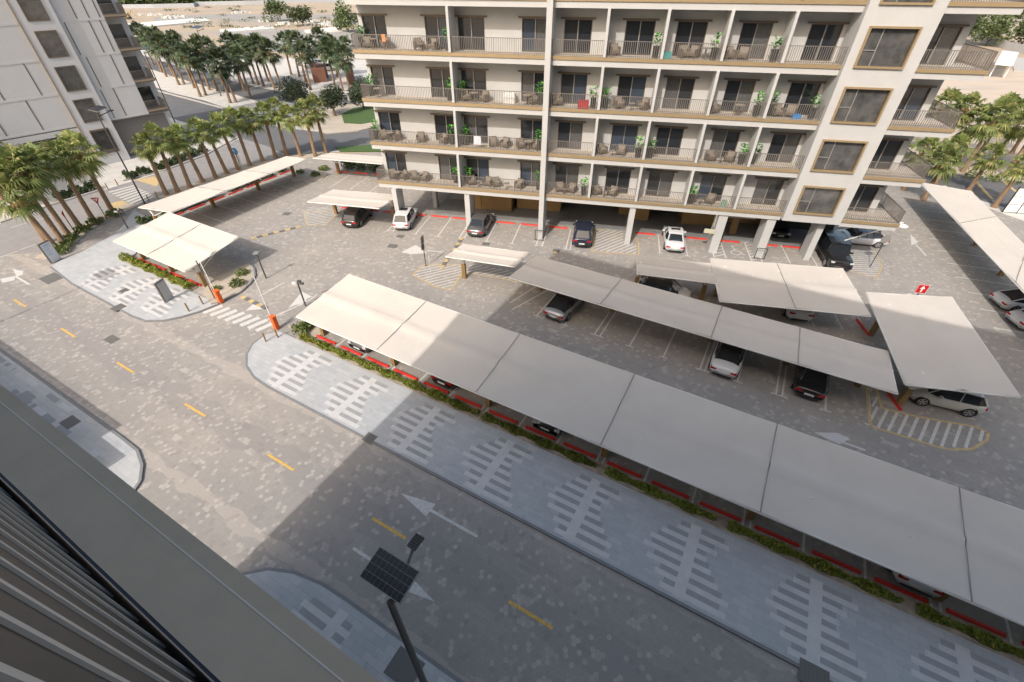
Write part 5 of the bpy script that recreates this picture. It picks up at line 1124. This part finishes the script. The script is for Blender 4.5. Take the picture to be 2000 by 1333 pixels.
cnt = {}
def where(k, bay): return '%s bay of the %s' % (BAYN[bay], ROWN[k])
def nth(kind, k, bay): cnt[(kind, k, bay)] = cnt.get((kind, k, bay), 0)+1; return cnt[(kind, k, bay)]-1
NTH = ['leftmost', 'second', 'third', 'fourth', 'fifth']
def put_chair(k, bay, u, ang, v=41.25):
    t = thing('wicker_armchair', 'brown wicker armchair, %s in the %s' % (NTH[nth('c', k, bay)], where(k, bay)), 'armchair', FA(u, v, FL[k]), RZ_F+ang, 'wicker armchairs on the balconies'); link('frame', CHM[0], t); link('cushion', CHM[1], t)
def put_table(k, bay, u, v=41.1, s=1.0):
    t = thing('round_table', 'small round table, %s in the %s' % (NTH[nth('t', k, bay)], where(k, bay)), 'table', FA(u, v, FL[k]), 0, 'round tables on the balconies'); link('table_top', TBM, t); link('leg', TBL, t); t.scale = (s, s, s)
npl = [0]
def put_plant(k, bay, u, v=40.85, s=1.0):
    t = thing('potted_plant', 'green plant in tall planter, %s, %s' % (NTH[nth('p', k, bay)], where(k, bay)), 'plant', FA(u, v, FL[k]), RZ_F+npl[0]*.2, 'potted plants on the balconies'); link('planter', PBM, t); link('leaves', PLM[npl[0] % 3], t); npl[0] += 1; t.scale = (s, s, s)
I_ = math.pi
# k: row from the bottom (0..3); bay: 0..6
for a in [(3, 0, -20.9, .3), (3, 0, -19.3, -.8), (3, 0, -16.4, .6), (3, 0, -15.2, -.3), (3, 3, -.75, .4), (3, 4, 4.3, .5), (3, 4, 4.9, -.6), (3, 5, 7.5, .4), (3, 5, 8.4, -.3),
          (2, 1, -12.7, .5), (2, 1, -11.1, -.6), (2, 1, -6.9, .8), (2, 2, -4.9, .7), (2, 3, .1, .5), (2, 3, 2.0, -.7), (2, 5, 7.4, .5), (2, 6, 12.0, .3), (2, 6, 12.9, -.4),
          (1, 0, -20.9, .6), (1, 0, -19.6, -.8), (1, 0, -17.2, .2), (1, 0, -15.0, -.5), (1, 1, -10.4, .3), (1, 1, -9.3, -.3), (1, 1, -7.9, .6), (1, 1, -6.5, -.6), (1, 3, -.8, .6), (1, 3, .8, -.2), (1, 5, 8.1, .4), (1, 5, 9.6, -.5),
          (0, 0, -20.6, .5), (0, 0, -19.4, -.6), (0, 0, -18.4, .4), (0, 0, -17.3, -.3), (0, 1, -12.6, .4), (0, 1, -11.0, -.2), (0, 1, -10.2, .5), (0, 1, -8.0, -.4), (0, 2, -4.2, .2), (0, 2, -3.1, -.3), (0, 3, -.8, .6), (0, 3, .6, -.4), (0, 5, 7.4, .4), (0, 5, 9.0, -.5)]: put_chair(*a)
for a in [(3, 0, -20.3), (3, 0, -16.0, 40.8, .7), (3, 4, 5.8, 41.2), (2, 0, -20.6), (2, 1, -11.9), (2, 1, -7.4), (2, 3, 1.1, 41.0, .7), (2, 5, 9.2), (1, 0, -20.2), (1, 1, -7.2), (1, 3, .1, 41, .6), (1, 5, 8.9, 41, .6), (0, 0, -20.1), (0, 0, -17.9, 41, .7), (0, 1, -11.8, 41, .7), (0, 1, -9.1, 41, .7), (0, 2, -3.7, 40.9, .6), (0, 3, -.1, 41, .6), (0, 5, 8.2, 41, .6)]: put_table(*a)
for a in [(3, 0, -21.5, 41.6), (3, 0, -14.0, 41.3), (3, 3, 2.25), (3, 4, 6.35), (3, 5, 10.4), (2, 0, -21.4, 41.5), (2, 0, -14.1, 41.2), (2, 1, -12.95, 41.3), (2, 1, -6.3, 41.2), (2, 2, -1.95), (2, 3, -.95), (2, 5, 10.4), (2, 6, 11.5, 41.4), (2, 6, 14.3), (1, 0, -21.5, 41.2), (1, 0, -14.2, 41.2), (1, 1, -12.9, 41.2), (1, 1, -6.2, 41.2), (1, 3, 2.2), (1, 4, 3.2, 41), (1, 5, 10.4), (1, 6, 11.4, 41.2), (0, 0, -14.2, 41.4), (0, 1, -12.9, 41.4), (0, 1, -6.2, 41.3), (0, 2, -2.0), (0, 5, 7.35)]: put_plant(*a)
def prop(name, label, cat, k, u, v, size, m, z=0):
    b = MB(); sx, sy, sz = size; b.add([(-sx, -sy, 0), (sx, -sy, 0), (sx, sy, 0), (-sx, sy, 0), (-sx*.93, -sy*.9, sz), (sx*.95, -sy*.85, sz*.97), (sx*.9, sy*.9, sz), (-sx, sy, sz*.96)], [(0, 3, 2, 1), (4, 5, 6, 7), (0, 1, 5, 4), (1, 2, 6, 5), (2, 3, 7, 6), (3, 0, 4, 7)])
    tag(b.build(name, m, loc=FA(u, v, FL[k]+z), rz=RZ_F), label, cat)
prop('towel', 'white and orange laundry on the rail of the top left balcony', 'towel', 3, -19.0, VF+.1, (.16, .05, .5), mat('faded_orange_cloth', (.55, .22, .10), .9), .6)
prop('towel', 'white towel on the rail of the second row, right of the first partition', 'towel', 1, -11.6, VF+.08, (.34, .05, .7), mat('pale_towel', (.5, .51, .56), .9, var=.2, scale=9), .35)
prop('draped_box', 'red draped box on a balcony of the third row, right of the tall fin', 'box', 2, -2.7, 40.75, (.42, .25, .6), mat('red_cloth', (.42, .03, .04), .9))
prop('cushion_stack', 'teal cushion on the fourth row balcony, fifth bay', 'cushion', 3, 3.1, 40.8, (.28, .2, .45), mat('teal_fabric', (.06, .36, .36), .9))
prop('air_conditioner', 'white air conditioning box with dark grille on the third row balcony', 'air conditioner', 2, -8.9, 41.4, (.5, .3, .75), M_WHITE)
prop('blue_crate', 'small blue crate on the rightmost balcony of the third row', 'crate', 2, 13.3, 40.9, (.3, .2, .3), M_BLUE)
prop('green_stand', 'pale green drying item on the lowest row, sixth bay', 'drying rack', 0, 10.1, 40.8, (.2, .1, .6), mat('mint', (.22, .38, .30), .8))
